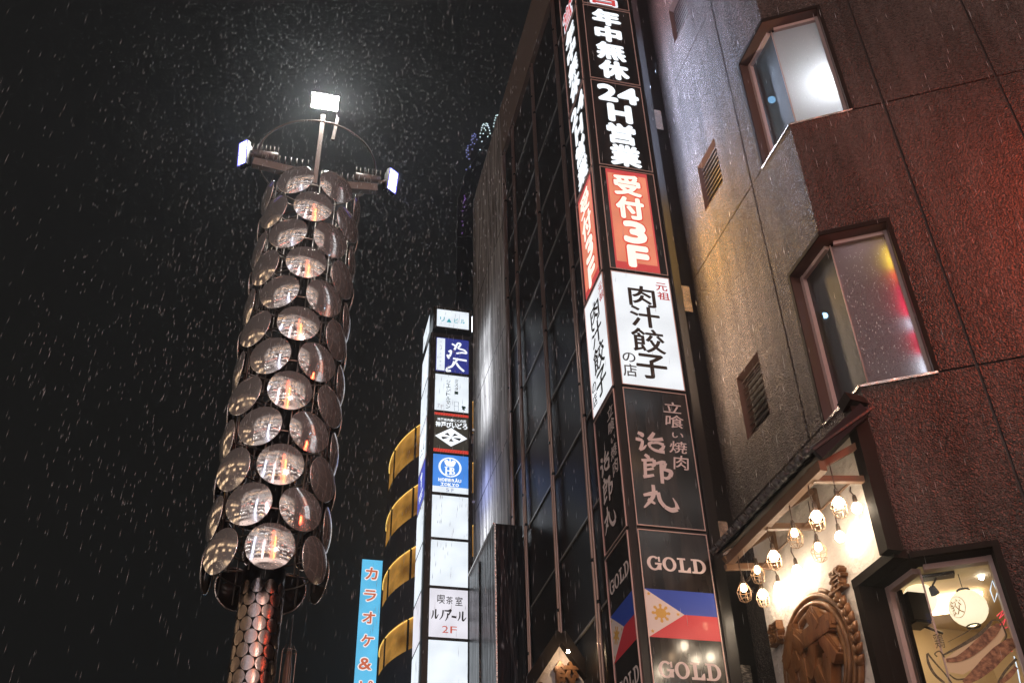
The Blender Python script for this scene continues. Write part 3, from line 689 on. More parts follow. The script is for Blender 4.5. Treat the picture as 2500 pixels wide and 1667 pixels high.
# brush strokes of the dark panel, in fractions of the panel
def d5(pl, ua, ub, z0, z1, pn):
    a = MB(); W_, H_ = ub-ua, z1-z0
    def st(pts, ws):
        ribbon(a, pl, [(ua+W_*x, z1-H_*y) for x,y in pts], [W_*w_ for w_ in ws], .0055+.0004*st.i); st.i += 1
    st.i = 0
    def zone(x0, y0, x1, y1): return lambda pts: [(x0+(x1-x0)*x, y0+(y1-y0)*y) for x,y in pts]
    J = zone(.12,.325,.55,.475)      # 治
    for p, w_ in ((((.10,.10),(.24,.18),(.22,.30)),(.05,.07,.04)),(((.0,.42),(.12,.44),(.24,.46)),(.05,.06,.04)),(((.24,.46),(.20,.70),(.10,.95)),(.04,.05,.03)),(((.10,.95),(.25,.85),(.36,.68)),(.05,.04,.015)),
                  (((.68,.02),(.58,.22),(.44,.40)),(.05,.06,.04)),(((.44,.40),(.70,.38),(.98,.30)),(.04,.05,.06)),(((.60,.52),(.46,.62),(.50,.80)),(.04,.05,.04)),(((.58,.56),(.78,.52),(.98,.60)),(.03,.04,.06)),(((.98,.60),(.92,.78),(.80,.86)),(.05,.05,.03)),(((.50,.80),(.68,.92),(.98,.95)),(.04,.05,.06))): st(J(p), w_)
    J = zone(.17,.50,.60,.70)        # 郎
    for p, w_ in ((((.14,.0),(.24,.08),(.28,.14)),(.05,.06,.04)),(((.0,.22),(.20,.20),(.44,.16)),(.04,.05,.05)),(((.44,.16),(.44,.32),(.34,.42)),(.05,.06,.04)),(((.05,.40),(.20,.38),(.36,.34)),(.03,.04,.04)),(((.04,.56),(.20,.54),(.40,.48)),(.03,.04,.04)),(((.12,.22),(.10,.50),(.08,.80)),(.05,.05,.05)),(((.0,.82),(.18,.78),(.38,.72)),(.05,.05,.04)),
                  (((.50,.30),(.72,.22),(.84,.24)),(.04,.05,.05)),(((.84,.24),(.76,.42),(.68,.48)),(.05,.05,.03)),(((.68,.48),(.98,.54),(.94,.72)),(.04,.07,.06)),(((.94,.72),(.82,.80),(.70,.78)),(.05,.05,.03)),(((.68,.24),(.66,.60),(.64,1.0)),(.05,.06,.05))): st(J(p), w_)
    J = zone(.13,.715,.63,.895)      # 丸
    for p, w_ in ((((.34,.0),(.32,.40),(.16,.70),(.0,.92)),(.05,.06,.05,.02)),(((.02,.44),(.24,.36),(.46,.28)),(.04,.06,.06)),(((.46,.28),(.50,.60),(.62,.82)),(.06,.06,.06)),(((.62,.82),(.80,.92),(.98,.86)),(.06,.075,.07)),(((.98,.86),(.96,.66),(.88,.44)),(.07,.04,.01)),(((.14,.58),(.24,.66),(.34,.74)),(.05,.05,.03))): st(J(p), w_)
    for ch, x0, x1, y0, y1 in (('立',.62,.90,.075,.16),('喰',.62,.90,.175,.275),('い',.69,.87,.31,.35),('焼',.63,.90,.375,.465),('肉',.66,.89,.48,.585)):
        put(a, pl, ch, ua+W_*x0, ua+W_*x1, z1-H_*y1, z1-H_*y0, .0055, .012, 0, 0, .12)
    build('lettering', a, PRINTW, pn)
panel(5, BLACKGL, BLACKGL, [], 'dark unlit panel with pale brush lettering', draw=d5)
def gold_word(a, pl, u0, u1, z0, z1, o):
    """the word GOLD in fat rounded serif letters"""
    w_ = (u1-u0); h = z1-z0; cz_ = (z0+z1)/2; lw = w_*.25
    def O_(c, a0=0, a1=360): ring(a, pl, c, cz_, lw*.47, h*.5, lw*.23, h*.13, a0, a1, o, 0, 36)
    c = u0+lw*.47; O_(c, 48, 338); a.rect(pl, c+lw*.06, c+lw*.52, cz_-h*.10, cz_+h*.04, o+.0004); a.rect(pl, c+lw*.24, c+lw*.47, cz_-h*.44, cz_-h*.02, o+.0007)
    a.rect(pl, c+lw*.30, c+lw*.43, cz_+h*.12, cz_+h*.46, o+.0004)
    O_(u0+lw*1.50)
    x = u0+lw*2.06; a.rect(pl, x+lw*.16, x+lw*.40, z0, z1, o); a.rect(pl, x, x+lw*.56, z1-h*.13, z1, o+.0004); a.rect(pl, x, x+lw*.86, z0, z0+h*.15, o+.0004); a.poly(pl, [(x+lw*.56,z0+h*.1),(x+lw*.86,z0+h*.1),(x+lw*.86,z0+h*.40),(x+lw*.74,z0+h*.36)], o+.0007)
    x = u0+lw*3.0; a.rect(pl, x+lw*.14, x+lw*.38, z0, z1, o); a.rect(pl, x, x+lw*.50, z1-h*.13, z1, o+.0004); a.rect(pl, x, x+lw*.50, z0, z0+h*.13, o+.0004); ring(a, pl, x+lw*.46, cz_, lw*.52, h*.5, lw*.24, h*.13, -90, 90, o+.0007, 0, 24)
def d6(pl, ua, ub, z0, z1, pn):
    W_ = ub-ua; a = MB()
    gold_word(a, pl, ua+W_*.09, ub-W_*.07, 6.075, 6.235, .006); gold_word(a, pl, ua+W_*.09, ub-W_*.07, 4.965, 5.135, .006); build('lettering', a, PRINTW, pn)
    ft, fb = 5.87, 5.365; fm = (ft+fb)/2; A, B = ua+W_*.012, ub-W_*.012; vx = A+(B-A)*.53
    f = MB(); f.poly(pl, [(A,ft),(vx,fm),(B,fm),(B,ft)], .006, 0); f.poly(pl, [(A,fb),(B,fb),(B,fm),(vx,fm)], .006, 1); f.poly(pl, [(A,ft),(A,fb),(vx,fm)], .0064, 2)
    su = A+(B-A)*.20; r = .062*W_/SW
    def E_(u, z, ru, rz, o): blob(f, pl, u, z, ru, rz, o, 3)
    E_(su, fm, r*.95, .052, .0072)
    for k in range(8):
        an = k*math.pi/4; ca, sa = math.cos(an), math.sin(an); ux = W_/SW
        f.poly(pl, [(su+ux*(.05*ca-.008*sa), fm+.05*sa+.008*ca),(su+ux*(.088*ca-.017*sa), fm+.088*sa+.017*ca),(su+ux*.102*ca, fm+.102*sa),(su+ux*(.088*ca+.017*sa), fm+.088*sa-.017*ca),(su+ux*(.05*ca+.008*sa), fm+.05*sa-.008*ca)], .0076, 3)
    for x, z in ((A+(B-A)*.055, ft-.055),(A+(B-A)*.055, fb+.06),(A+(B-A)*.44, fm)):
        f.poly(pl, [(x+W_/SW*(.024 if i%2 == 0 else .010)*math.sin(i*math.pi/5), z+(.024 if i%2 == 0 else .010)*math.cos(i*math.pi/5)) for i in range(10)], .0072, 3)
    build('flag', f, [PBLUE, PRED, PRINTW, PGOLD], pn)
panel(6, BLACKGL, BLACKGL, [], 'black panel reading GOLD above and below a blue, red and white flag', draw=d6)
panel(7, BLACKGL, BLACKGL, [], None)

# ------------------------------------------------------------------ the white sign column further down the street
HP = azd(-3.0, 19.5)-T*.758
HF = Pl(HP, T); HLP = Pl(HP-T*.13+S*1.2, -S); HR = Pl(HP+T*(.758+.10), S)
hb = thing('white_sign_column', 'column of bright white and blue lit signs beside the concrete wall', 'sign', HP.to_3d()+Vector((0,0,3)))
DKG = mat('dark green metal', (.025,.028,.022), .4, .3)
a = MB(); a.box(HF, -.125, .80, 3, 16.35, -1.2, -.004); a.box(HF, .802, .86, 3, 16.36, -1.1, -.02); build('case', a, DKG, hb)
a = MB(); a.box(HF, -.08, .84, 16.47, 17.14, -1.0, -.004); build('case', a, DKG, hb)
HS = light('side cool white', (.88,.93,1.0), 6); HSB = light('side blue', (.42,.50,1.0), 4.5)
def hpanel(z0, z1, m, label=None, draw=None, side=HS, left=None):
    f = MB(); e = .02
    f.box(HF, -.02, .778, z0-e*2, z0, -.003, .02); f.box(HF, -.02, .778, z1, z1+e, -.003, .02)
    pn = build('sign_panel', f, DKG, hb, loc=HF.P(0,z0), label=label)
    a = MB(); a.rect(HF, .0, .765, z0, z1, .004); build('face', a, m, pn)
    a = MB(); a.rect(HLP, .05, .97, z0, z1, .006); build('face', a, left or m, pn)
    if side: a = MB(); a.rect(HR, .05, 1.0, z0+.03, z1-.03, .004); build('face', a, side, pn)
    if draw:
        draw(HF, 0, .765, z0, z1, pn)
        if draw.__name__ in ('h1','h3','h4'): draw(HLP, .05, .97, z0, z1, pn)
    return pn
def letters(pn, pl, ua, ub, z0, z1, items, m, o=.007):
    a = MB()
    for it in items:
        ch, x0, x1, y0, y1 = it[:5]; b = it[5] if len(it) > 5 else .02
        put(a, pl, ch, ua+(ub-ua)*x0, ua+(ub-ua)*x1, z1-(z1-z0)*y1, z1-(z1-z0)*y0, o, b)
    build('lettering', a, m, pn)
def h0(pl, ua, ub, z0, z1, pn):
    letters(pn, pl, ua, ub, z0, z1, [('リ',.10,.24,.42,.68),('ビ',.54,.66,.42,.68),('ル',.74,.88,.42,.68)], CYAN)
    a = MB(); a.poly(pl, [(ua+.30*(ub-ua),z0+.16),(ua+.46*(ub-ua),z0+.16),(ua+.38*(ub-ua),z0+.28)], .007); build('mark', a, CYAN, pn)
hpanel(16.53, 17.05, COOLS, 'topmost white panel with cyan lettering', h0)
def h1(pl, ua, ub, z0, z1, pn):
    W_, H_ = ub-ua, z1-z0
    a = MB(); a.rect(pl, ua+.02*W_, ua+.27*W_, z0+.04*H_, z1-.02*H_, .0055); build('film', a, COOLS, pn)
    a = MB(); i = 0
    for pts, w_ in ((((.48,.15),(.60,.22),(.56,.32),(.66,.12),(.75,.14),(.68,.26),(.86,.30),(.93,.38),(.80,.38),(.62,.42)),.06),(((.38,.40),(.46,.36),(.42,.52),(.34,.50),(.40,.60)),.06),(((.52,.58),(.94,.60)),.07),(((.56,.66),(.50,.80),(.36,.88),(.34,.96),(.46,.94)),.07),(((.62,.70),(.72,.82),(.86,.92)),.07),(((.68,.56),(.58,.70),(.52,.78)),.06)):
        ribbon(a, pl, [(ua+W_*x, z1-H_*y) for x,y in pts], W_*w_, .006+i*.0004); i += 1
    build('lettering', a, WHITEL, pn)
    letters(pn, pl, ua, ub, z0, z1, [(c,.11,.17,.10+k*.115,.16+k*.115,0) for k,c in enumerate('ベトナムの味店')], mat('grey print', (.35,.37,.42), .5, 0, (.35,.38,.45), .6))
hpanel(15.25, 16.22, SBLUE, 'navy panel with white brush script', h1, left=COOLS)
def h2(pl, ua, ub, z0, z1, pn):
    it = [(c,.58,.69,.10+k*.11,.19+k*.11,.01) for k,c in enumerate('ミスター')]+[(c,.33,.46,.14+k*.115,.235+k*.115,.01) for k,c in enumerate('ジェントルマン')]
    letters(pn, pl, ua, ub, z0, z1, it, GREENP); letters(pn, pl, ua, ub, z0, z1, [('7',.08,.15,.82,.93,.0),('F',.18,.24,.84,.93,.0)], mat('grey print 2', (.4,.4,.42), .5, 0, (.5,.5,.5), .6))
    a = MB(); W_ = ub-ua; H_ = z1-z0
    for x, y, r in ((.83,.84,.028),(.88,.85,.03),(.84,.89,.026),(.87,.91,.02)): blob(a, pl, ua+W_*x, z1-H_*y, r, r, .0075+x*.001)
    for x in (.58,.70): a.rect(pl, ua+W_*x-.003, ua+W_*x+.003, z1-H_*.97, z1-H_*.72, .008)
    for y in (.72,.84,.97): a.rect(pl, ua+W_*.58, ua+W_*.70, z1-H_*y-.003, z1-H_*y+.003, .0086)
    build('mark', a, GREENP, pn)
hpanel(14.20, 15.18, COOLS, 'white panel with two thin columns of lettering', h2)
ROPE = mat('red rope pattern', (.6,.06,.04), .6, 0, (.72,.055,.035), .85)
def h3(pl, ua, ub, z0, z1, pn):
    W_, H_ = ub-ua, z1-z0
    a = MB(); a.rect(pl, ua, ub, z1-.075, z1-.012, .0055); a.rect(pl, ua, ub, z0+.02, z0+.10, .0055); build('film', a, ROPE, pn)
    a = MB()
    for k in range(14):
        for zz, hh in ((z1-.07,.05),(z0+.025,.065)):
            x = ua+W_*(k+.2)/14; a.poly(pl, [(x,zz),(x+.012,zz),(x+.038,zz+hh),(x+.026,zz+hh)], .0062)
    build('film', a, mat('dark rope print', (.2,.02,.02), .6, 0, (.30,.02,.02), .7), pn)  # darker slanted bars of the printed rope pattern
    s1 = '神戸焼肉・にくの匠'
    letters(pn, pl, ua, ub, z0, z1, [(c,.09+k*.095,.175+k*.095,.145,.215,.02) for k,c in enumerate(s1)]+[(c,.04+k*.157,.185+k*.157,.235,.375,.05) for k,c in enumerate('神戸びいどろ')], WHITEL)
    cu_, cz2 = ua+W_*.5, z1-H_*.60
    a = MB(); a.poly(pl, [(cu_-W_*.47,cz2),(cu_,cz2-H_*.23),(cu_+W_*.47,cz2),(cu_,cz2+H_*.23)], .006); build('mark', a, WHITEL, pn)
    a = MB(); DK = mat('sign dark', (.02,.02,.015), .5)
    for an in (90,198,342,130,50):
        ca, sa = math.cos(R_(an)), math.sin(R_(an)); f = 1 if an in (198,342) else .82
        if an in (90,): ca, sa = 0, -1
        tip = (cu_+W_*.05*ca, cz2+H_*.03*sa); e1 = (cu_+W_*(.28*ca*f-.07*sa), cz2+H_*(.13*sa+.035*ca)*f); e2 = (cu_+W_*(.28*ca*f+.07*sa), cz2+H_*(.13*sa-.035*ca)*f)
        a.poly(pl, [tip,e1,e2], .0068)
    build('mark', a, DK, pn)
hpanel(13.13, 14.16, mat('dark olive sign', (.05,.05,.04), .4, 0, (.05,.05,.038), .6), 'dark panel with a white diamond crest and red rope bands', h3, side=None, left=COOLS)
def h4(pl, ua, ub, z0, z1, pn):
    W_, H_ = ub-ua, z1-z0; a = MB(); u, z = ua+W_*.48, z1-H_*.325
    ring(a, pl, u, z, .250*W_/.765, .24, .045*W_/.765, .03, 0, 360, .0055, 0, 44)
    # crown: base band, five points, orb
    a.rect(pl, u-.085, u+.085, z+.02, z+.055, .006)
    a.poly(pl, [(u-.10,z+.055),(u+.10,z+.055),(u+.135,z+.155),(u+.07,z+.12),(u,z+.165),(u-.07,z+.12),(u-.135,z+.155)], .0064); blob(a, pl, u, z+.185, .018, .022, .0068)
    for sg in (-1,1): blob(a, pl, u+sg*.075, z+.15, .035, .028, .0072)
    # the two interlocked letters with slab feet
    for x in (-.10,-.01): a.rect(pl, u+x, u+x+.035, z-.18, z+.0, .0056); 
    a.rect(pl, u-.07, u-.005, z-.105, z-.075, .006); 
    for x in (-.12,-.028):
        for zz in (-.183,-.012): a.rect(pl, u+x, u+x+.075, z+zz, z+zz+.016, .0063)
    ring(a, pl, u+.035, z-.045, .06, .05, .03, .017, -90, 90, .0067, 0, 16); ring(a, pl, u+.04, z-.13, .07, .055, .032, .017, -90, 90, .0071, 0, 16); a.rect(pl, u+.02, u+.048, z-.18, z+.004, .0075)
    for word, zz, half, hh in (('HOFBRÄU',z-.355,.25,.080),('TOKYO',z-.46,.20,.078)):
        n = len(word)
        for k, c in enumerate(word):
            x0 = u-half+2*half*k/n; top = hh*(1.25 if c == 'Ä' else 1); put(a, pl, c, x0+.003, x0+2*half/n-.003, zz, zz+top, .0056, .07)
            if c not in 'OBRÄU': a.rect(pl, x0+.0, x0+2*half/n-.0, zz-.002, zz+.010, .0085)
    build('mark', a, WHITEL, pn)
    a = MB(); a.rect(pl, ua, ub, z0, z0+.150, .0055); build('film', a, COOLS, pn)
    a = MB(); put(a, pl, '5', ua+.38*W_, ua+.46*W_, z0+.035, z0+.115, .007, .0); put(a, pl, 'F', ua+.53*W_, ua+.59*W_, z0+.035, z0+.115, .007, .0); build('lettering', a, mat('faint blue print', (.2,.25,.5), .5, 0, (.25,.3,.55), .6), pn)
hpanel(12.165, 13.09, HBLUE, 'bright blue panel with a white crowned ring emblem', h4, side=HSB, left=light('violet blue sign light', (.10,.13,.65), .9))
hpanel(11.13, 12.10, COOLS, 'upper blank white panel'); hpanel(10.085, 11.075, COOLS, 'lower blank white panel')
def h7(pl, ua, ub, z0, z1, pn):
    letters(pn, pl, ua, ub, z0, z1, [('喫',.20,.40,.12,.31,.01),('茶',.43,.61,.15,.31,.01),('室',.67,.86,.14,.33,.01)], SBLACK)
    a = MB(); W_, H_ = ub-ua, z1-z0
    for pts, ws in ((((.10,.46),(.10,.55),(.06,.63)),(.03,.035,.015)),(((.17,.43),(.17,.62),(.24,.53)),(.035,.04,.012)),(((.36,.44),(.34,.56),(.27,.64)),(.04,.035,.012)),(((.39,.45),(.50,.45),(.56,.43),(.50,.54)),(.03,.05,.055,.02)),(((.48,.50),(.47,.58),(.42,.66)),(.04,.035,.015)),(((.58,.56),(.70,.57)),(.05,.055)),(((.79,.45),(.79,.56),(.74,.64)),(.03,.035,.015)),(((.87,.44),(.87,.63),(.96,.56)),(.04,.045,.014))):
        ribbon(a, pl, [(ua+W_*x, z1-H_*y) for x,y in pts], [W_*w_ for w_ in ws], .007)
    build('lettering', a, SBLACK, pn)
    letters(pn, pl, ua, ub, z0, z1, [('2',.34,.50,.76,.90,.0),('F',.55,.72,.76,.90,.0)], mat('thin red print', (.7,.12,.08), .5, 0, (.75,.15,.10), .6))
hpanel(9.04, 10.03, lightbox('pale pink white sign', (.93,.91,1.0), .98), 'white panel with black brush lettering and 2F in red', h7)
hpanel(7.9, 8.985, COOLS, 'lowest blank white panel'); hpanel(6.7, 7.84, COOLS, None)
a = MB(); a.box(HF, .82, .86, 13.4, 13.6, -.6, .05)
for z0 in (16.75, 14.3, 12.45, 10.7): a.box(HF, .86, 1.08, z0, z0+.06, -.9, -.84)
build('stay', a, STEEL, hb)

# ------------------------------------------------------------------ karaoke sign
KA = Pl(azd(-9.2, 26), T)
ka = thing('karaoke_sign', 'narrow sky blue lit sign with orange katakana', 'sign', KA.P(.27,5))
a = MB(); a.box(KA, -.01, .56, 4, 13.70, -.18, -.003); build('case', a, BLACKMET, ka)
a = MB(); a.rect(KA, .0, .545, 4, 13.69, .002); build('face', a, lightbox('sky blue sign light', (.13,.62,.98), .93), ka)
a = MB(); b = MB(); W_ = .545
for ch, y0, y1, x0, x1 in (('カ',710,805,125,222),('ラ',875,965,112,212),('オ',1035,1130,100,205),('ケ',1205,1300,88,198),('&',1378,1470,82,170),('ピ',1545,1640,80,185)):
    (ua, zt), (ub, zbm) = KA.hit(850+x0*.3297, 1150+y0*.3297), KA.hit(850+x1*.3297, 1150+y1*.3297)
    um = (ua+ub)/2; hw_ = .16
    put(b, KA, ch, um-hw_-.03, um+hw_+.03, zbm-.03, zt+.03, .004, .075); put(a, KA, ch, um-hw_, um+hw_, zbm, zt, .0075, .03)
build('lettering', b, light('white outline light', (1,.93,.93), 1.0), ka); build('lettering', a, light('orange letter light', (.72,.16,.07), .85), ka)

# ------------------------------------------------------------------ round tower block with gilded window bands
CYc = azd(1.3, 56); CR = 9.0
rb = thing('round_building', 'round cornered dark block with amber window bands', 'building', (CYc.x, CYc.y, 0))
NAVY = mat('dark tile cladding', (.10,.105,.15), .3, bump=(3,.01,1))
def cyl(mb, r, z0, z1, a0, a1, n, mi=0, r2=None):
    P = [(CYc.x+r*math.cos(R_(a0+(a1-a0)*i/n)), CYc.y+r*math.sin(R_(a0+(a1-a0)*i/n))) for i in range(n+1)]
    mb.add([Vector((x,y,z0)) for x,y in P]+[Vector((x,y,z1)) for x,y in P], [(i,i+1,n+2+i,n+1+i) for i in range(n)], mi, True)
BANDS = [(20.3,21.95),(24.05,25.8),(27.6,29.45),(31.2,33.3)]
a = MB(); zs = [0]
for z0, z1 in BANDS: zs += [z0,z1]
zs.append(33.9)
for i in range(0, len(zs), 2): cyl(a, CR, zs[i], zs[i+1], 0, 360, 96)
a.lathe((CYc.x,CYc.y,33.9), [(CR,0),(.1,.2)], 48)
build('wall', a, NAVY, rb)
GOLDW = mat('amber blind', (.55,.30,.08), .38, .3, (.80,.36,.06), .42, bump=(2,.05,2), var=((.20,.085,.012),(.62,.31,.06),.55,(1,1,1.6)))
_nt = GOLDW.node_tree; _b = _nt.nodes['Principled BSDF']; _nt.links.new(_b.inputs['Base Color'].links[0].from_socket, _b.inputs['Emission Color']); _b.inputs['Emission Strength'].default_value = .80
for z0, z1 in BANDS:
    wn = build('window_band', MB(), [], rb, loc=(CYc.x,CYc.y,z0))
    a = MB(); cyl(a, CR-.06, z0, z1, 0, 360, 96); build('pane', a, GOLDW, wn)
    for k in range(20):
        a = MB(); an = R_(k*18+4); p = Vector((CYc.x+(CR-.03)*math.cos(an), CYc.y+(CR-.03)*math.sin(an), z0)); a.beam(p, p+Vector((0,0,z1-z0)), .10, .07, (math.cos(an),math.sin(an),0)); build('mullion', a, BLACKMET, wn)
    a = MB(); a.tube([(CYc.x+(CR-.02)*math.cos(R_(x)), CYc.y+(CR-.02)*math.sin(R_(x)), z1-.06) for x in range(150,290,2)], .022, 6); build('glow_strip', a, light('amber strip', (1,.66,.16), 1.6), wn)

# ------------------------------------------------------------------ far tower with light points on its crest
fa = thing('far_tower', 'distant dark tower with arcs of blue white light points', 'building', (azd(-1.8,150).x, azd(-1.8,150).y, 0))
FP2 = Pl(azd(-1.8,150), (1,0)); 
a = MB(); a.box(FP2, -5.5, 9, 0, 140, -18, -.5); a.poly(FP2, [(-5.5,140),(9,140),(9,176),(4,170),(-1,164),(-4,157),(-5.5,150)], -.4); build('wall', a, mat('far tower cladding', (.03,.032,.036), .5), fa)
def dots(zx, label, col, s):
    a = MB()
    for x, y in zx:
        u, z = FP2.hit(1050+x*.319, y*.319); a.ball(FP2.P(u,z,.2), .14, 6)
    build('light_points', a, light(label, col, s), fa)
dots([(515,888),(523,890),(505,892),(500,910),(522,917),(495,927),(490,950),(513,958),(487,975),(502,1013),(408,958),(430,952),(440,957),(402,968),(425,968),(445,972),(396,985),(415,988),(450,985),(392,1003),(425,1003),(456,1006),(385,1028),(407,1030),(460,1028),(383,1055),(442,1052),(397,1090),(383,1153),(437,968),(414,960)], 'cool white point', (.75,.93,1), 2.2)
dots([(340,1030),(350,1040),(333,1045),(322,1050),(345,1055),(330,1068),(316,1078),(358,1075),(325,1097),(340,1108),(312,1116),(290,1122),(288,1140),(280,1155),(292,1160),(278,1175),(292,1190),(280,1205),(298,1222),(308,1283),(277,1304),(322,1148)], 'violet blue point', (.36,.40,1), 1.1)
dots([(262,1505),(266,1520),(262,1540),(256,1560),(270,1530),(262,1590),(250,1620),(245,1700),(250,1730),(246,1790)], 'purple point', (.45,.2,.75), .7)

# ------------------------------------------------------------------ mirrored disc tower
TP = azd(-14.7, 12); TD = unit(-14.7+90); TPl = Pl(TP, TD)
mt = thing('mirror_disc_tower', 'lamp tower clad in round convex mirrors standing in the square', 'tower', (TP.x, TP.y, 0))
MIRR = bpy.data.materials.new('rain spotted mirror'); MIRR.use_nodes = True
nt = MIRR.node_tree; b_ = nt.nodes['Principled BSDF']; b_.inputs['Metallic'].default_value = .86; b_.inputs['Base Color'].default_value = (.95,.91,.89,1); b_.inputs['Roughness'].default_value = .20
tc = nt.nodes.new('ShaderNodeTexCoord'); vo = nt.nodes.new('ShaderNodeTexVoronoi'); vo.inputs['Scale'].default_value = 42; nt.links.new(tc.outputs['Object'], vo.inputs['Vector'])
no = nt.nodes.new('ShaderNodeTexNoise'); no.inputs['Scale'].default_value = 6; no.inputs['Detail'].default_value = 6; nt.links.new(tc.outputs['Object'], no.inputs['Vector'])
mr = nt.nodes.new('ShaderNodeMapRange'); mr.inputs['From Min'].default_value = .35; mr.inputs['From Max'].default_value = .7; mr.inputs['To Min'].default_value = .05; mr.inputs['To Max'].default_value = .17; nt.links.new(no.outputs['Fac'], mr.inputs[0]); nt.links.new(mr.outputs[0], b_.inputs['Roughness'])
m2 = nt.nodes.new('ShaderNodeMapRange'); m2.inputs['From Max'].default_value = .25; m2.inputs['To Min'].default_value = 1; m2.inputs['To Max'].default_value = 0; nt.links.new(vo.outputs['Distance'], m2.inputs[0])
bp = nt.nodes.new('ShaderNodeBump'); bp.inputs['Distance'].default_value = .003; bp.inputs['Strength'].default_value = .5; nt.links.new(m2.outputs[0], bp.inputs['Height']); nt.links.new(bp.outputs[0], b_.inputs['Normal'])
DISCBACK = mat('disc back', (.05,.045,.042), .4, .6)
PIPEM = mat('galvanised tube', (.38,.33,.30), .35, .9)
def dv(a): return Vector((math.cos(a), math.sin(a), 0))
DR, DRAD = .70, .282
a = MB(); prof = []; n = 28
# disc modelled facing +x about its centre: convex cap, rolled rim, dark back
for i in range(7):
    r = DRAD*i/6; prof.append((max(r,.0005), .052*(1-(r/DRAD)**2)))
a.lathe((0,0,0), prof, n, 0, True, Vector((1,0,0)))
a.lathe((0,0,0), [(DRAD,0),(DRAD+.006,-.004),(DRAD+.003,-.014),(DRAD-.012,-.014)], n, 0, True, Vector((1,0,0)))
a.lathe((0,0,0), [(DRAD-.004,-.008),(.06,.035),(.05,-.02),(.0005,-.02)], n, 1, True, Vector((1,0,0)))
a.v = [v+TP.to_3d() for v in a.v]
disc0 = build('mirror_disc', a, [MIRR, DISCBACK], mt, loc=(TP.x,TP.y,0))
first = True; base_a = math.atan2(-TP.y, -TP.x)
discs = []
STEP = 2*math.pi/7
for row in range(12):
    z = 6.95+.54*row
    for k in range(7):
        an = base_a+R_(2)+k*STEP+(STEP/2 if row % 2 else 0)
        o = disc0 if first else disc0.copy()
        if not first: C.objects.link(o); o.parent = mt
        first = False
        p = dv(an)*DR; o.location = (p.x, p.y, z)
        o.rotation_euler = (R_(random.uniform(-4,4)), R_(random.uniform(-2,4)), an+R_(random.uniform(-3,3))); discs.append((an, z))
# core, hoops and struts
a = MB(); a.lathe((TP.x,TP.y,0), [(.25,0),(.25,6.95),(.13,7.0),(.12,13.4)], 32); build('pole', a, mat('dark pole', (.05,.04,.038), .35, .8), mt)
a = MB()
for row in range(12):
    z = 6.95+.54*row; a.tube([TP.to_3d()+Vector((0,0,z))+dv(i*math.pi/14)*.585 for i in range(28)], .012, 5, 0, True)
for k in range(14):
    an = base_a+R_(2)+k*STEP/2+R_(6); a.tube([TP.to_3d()+dv(an)*.60+Vector((0,0,6.7)), TP.to_3d()+dv(an)*.60+Vector((0,0,13.2))], .012, 5)
for an, z in discs: a.tube([TP.to_3d()+dv(an)*.12+Vector((0,0,z)), TP.to_3d()+dv(an)*(DR-.02)+Vector((0,0,z))], .014, 5)
build('strut_frame', a, PIPEM, mt)
# scale-like discs wrapped on the lower post
SCALE = mat('post scale', (.46,.38,.35), .22, 1, bump=(60,.002,2))
a = MB(); rr = .257; nr = 10; ra = math.pi*rr/nr*1.0
for row in range(40):
    z = 1.0+row*.153
    if z > 6.80: break
    for k in range(nr):
        an = 2*math.pi*(k+(.5 if row % 2 else 0))/nr; P = []
        c = TP.to_3d()+dv(an)*(rr+.012)+Vector((0,0,z)); P.append(c)
        for i in range(16):
            t = 2*math.pi*i/16; aa = an+ra/rr*.96*math.cos(t); P.append(TP.to_3d()+dv(aa)*(rr+.003)+Vector((0,0,z+ra*.96*math.sin(t)*1.12)))
        a.add(P, [(0,1+i,1+(i+1)%16) for i in range(16)], 0, True)
build('post_scales', a, SCALE, mt)
# top mast, cross arms with bird spikes, hoop
top = TP.to_3d()
a = MB(); a.beam(top+Vector((0,0,13.2)), top+Vector((0,0,15.1)), .05, .07, tuple(TD.to_3d())); a.beam(TPl.P(.20,14.55,.0), TPl.P(.24,15.1,.0), .035, .05, tuple(TD.to_3d())); build('mast', a, PIPEM, mt)
for sg, zc in ((-1,13.68),(1,13.52)):
    a = MB(); a.beam(TPl.P(sg*.10,zc-.08,.05), TPl.P(sg*.98,zc+.02,.05), .10, .15); a.tube([TPl.P(sg*.62,zc+.28,.0), TPl.P(sg*1.02,zc+.28,.0)], .065, 12)
    for i in range(9): p = TPl.P(sg*(.14+.09*i), zc+.10, .05); a.tube([p, p+Vector((0,0,.16))], .006, 4)
    for i in range(7): p = TPl.P(sg*(.63+.065*i), zc+.33, .0); a.tube([p, p+Vector((0,0,.17))], .006, 4)
    a.tube([TPl.P(sg*1.0,zc+.2,.02), TPl.P(sg*1.16,zc+.25,.05)], .03, 6)
    build('cross_arm', a, mat('painted steel arm', (.24,.21,.19), .45, .5), mt)
a = MB(); a.tube([top+Vector((.93*math.cos(i*math.pi/24), .93*math.sin(i*math.pi/24), 13.92)) for i in range(48)], .016, 6, 0, True); a.beam(TPl.P(-.02,13.92,-.93), TPl.P(.14,13.92,-.93), .05, .05); build('hoop', a, PIPEM, mt)
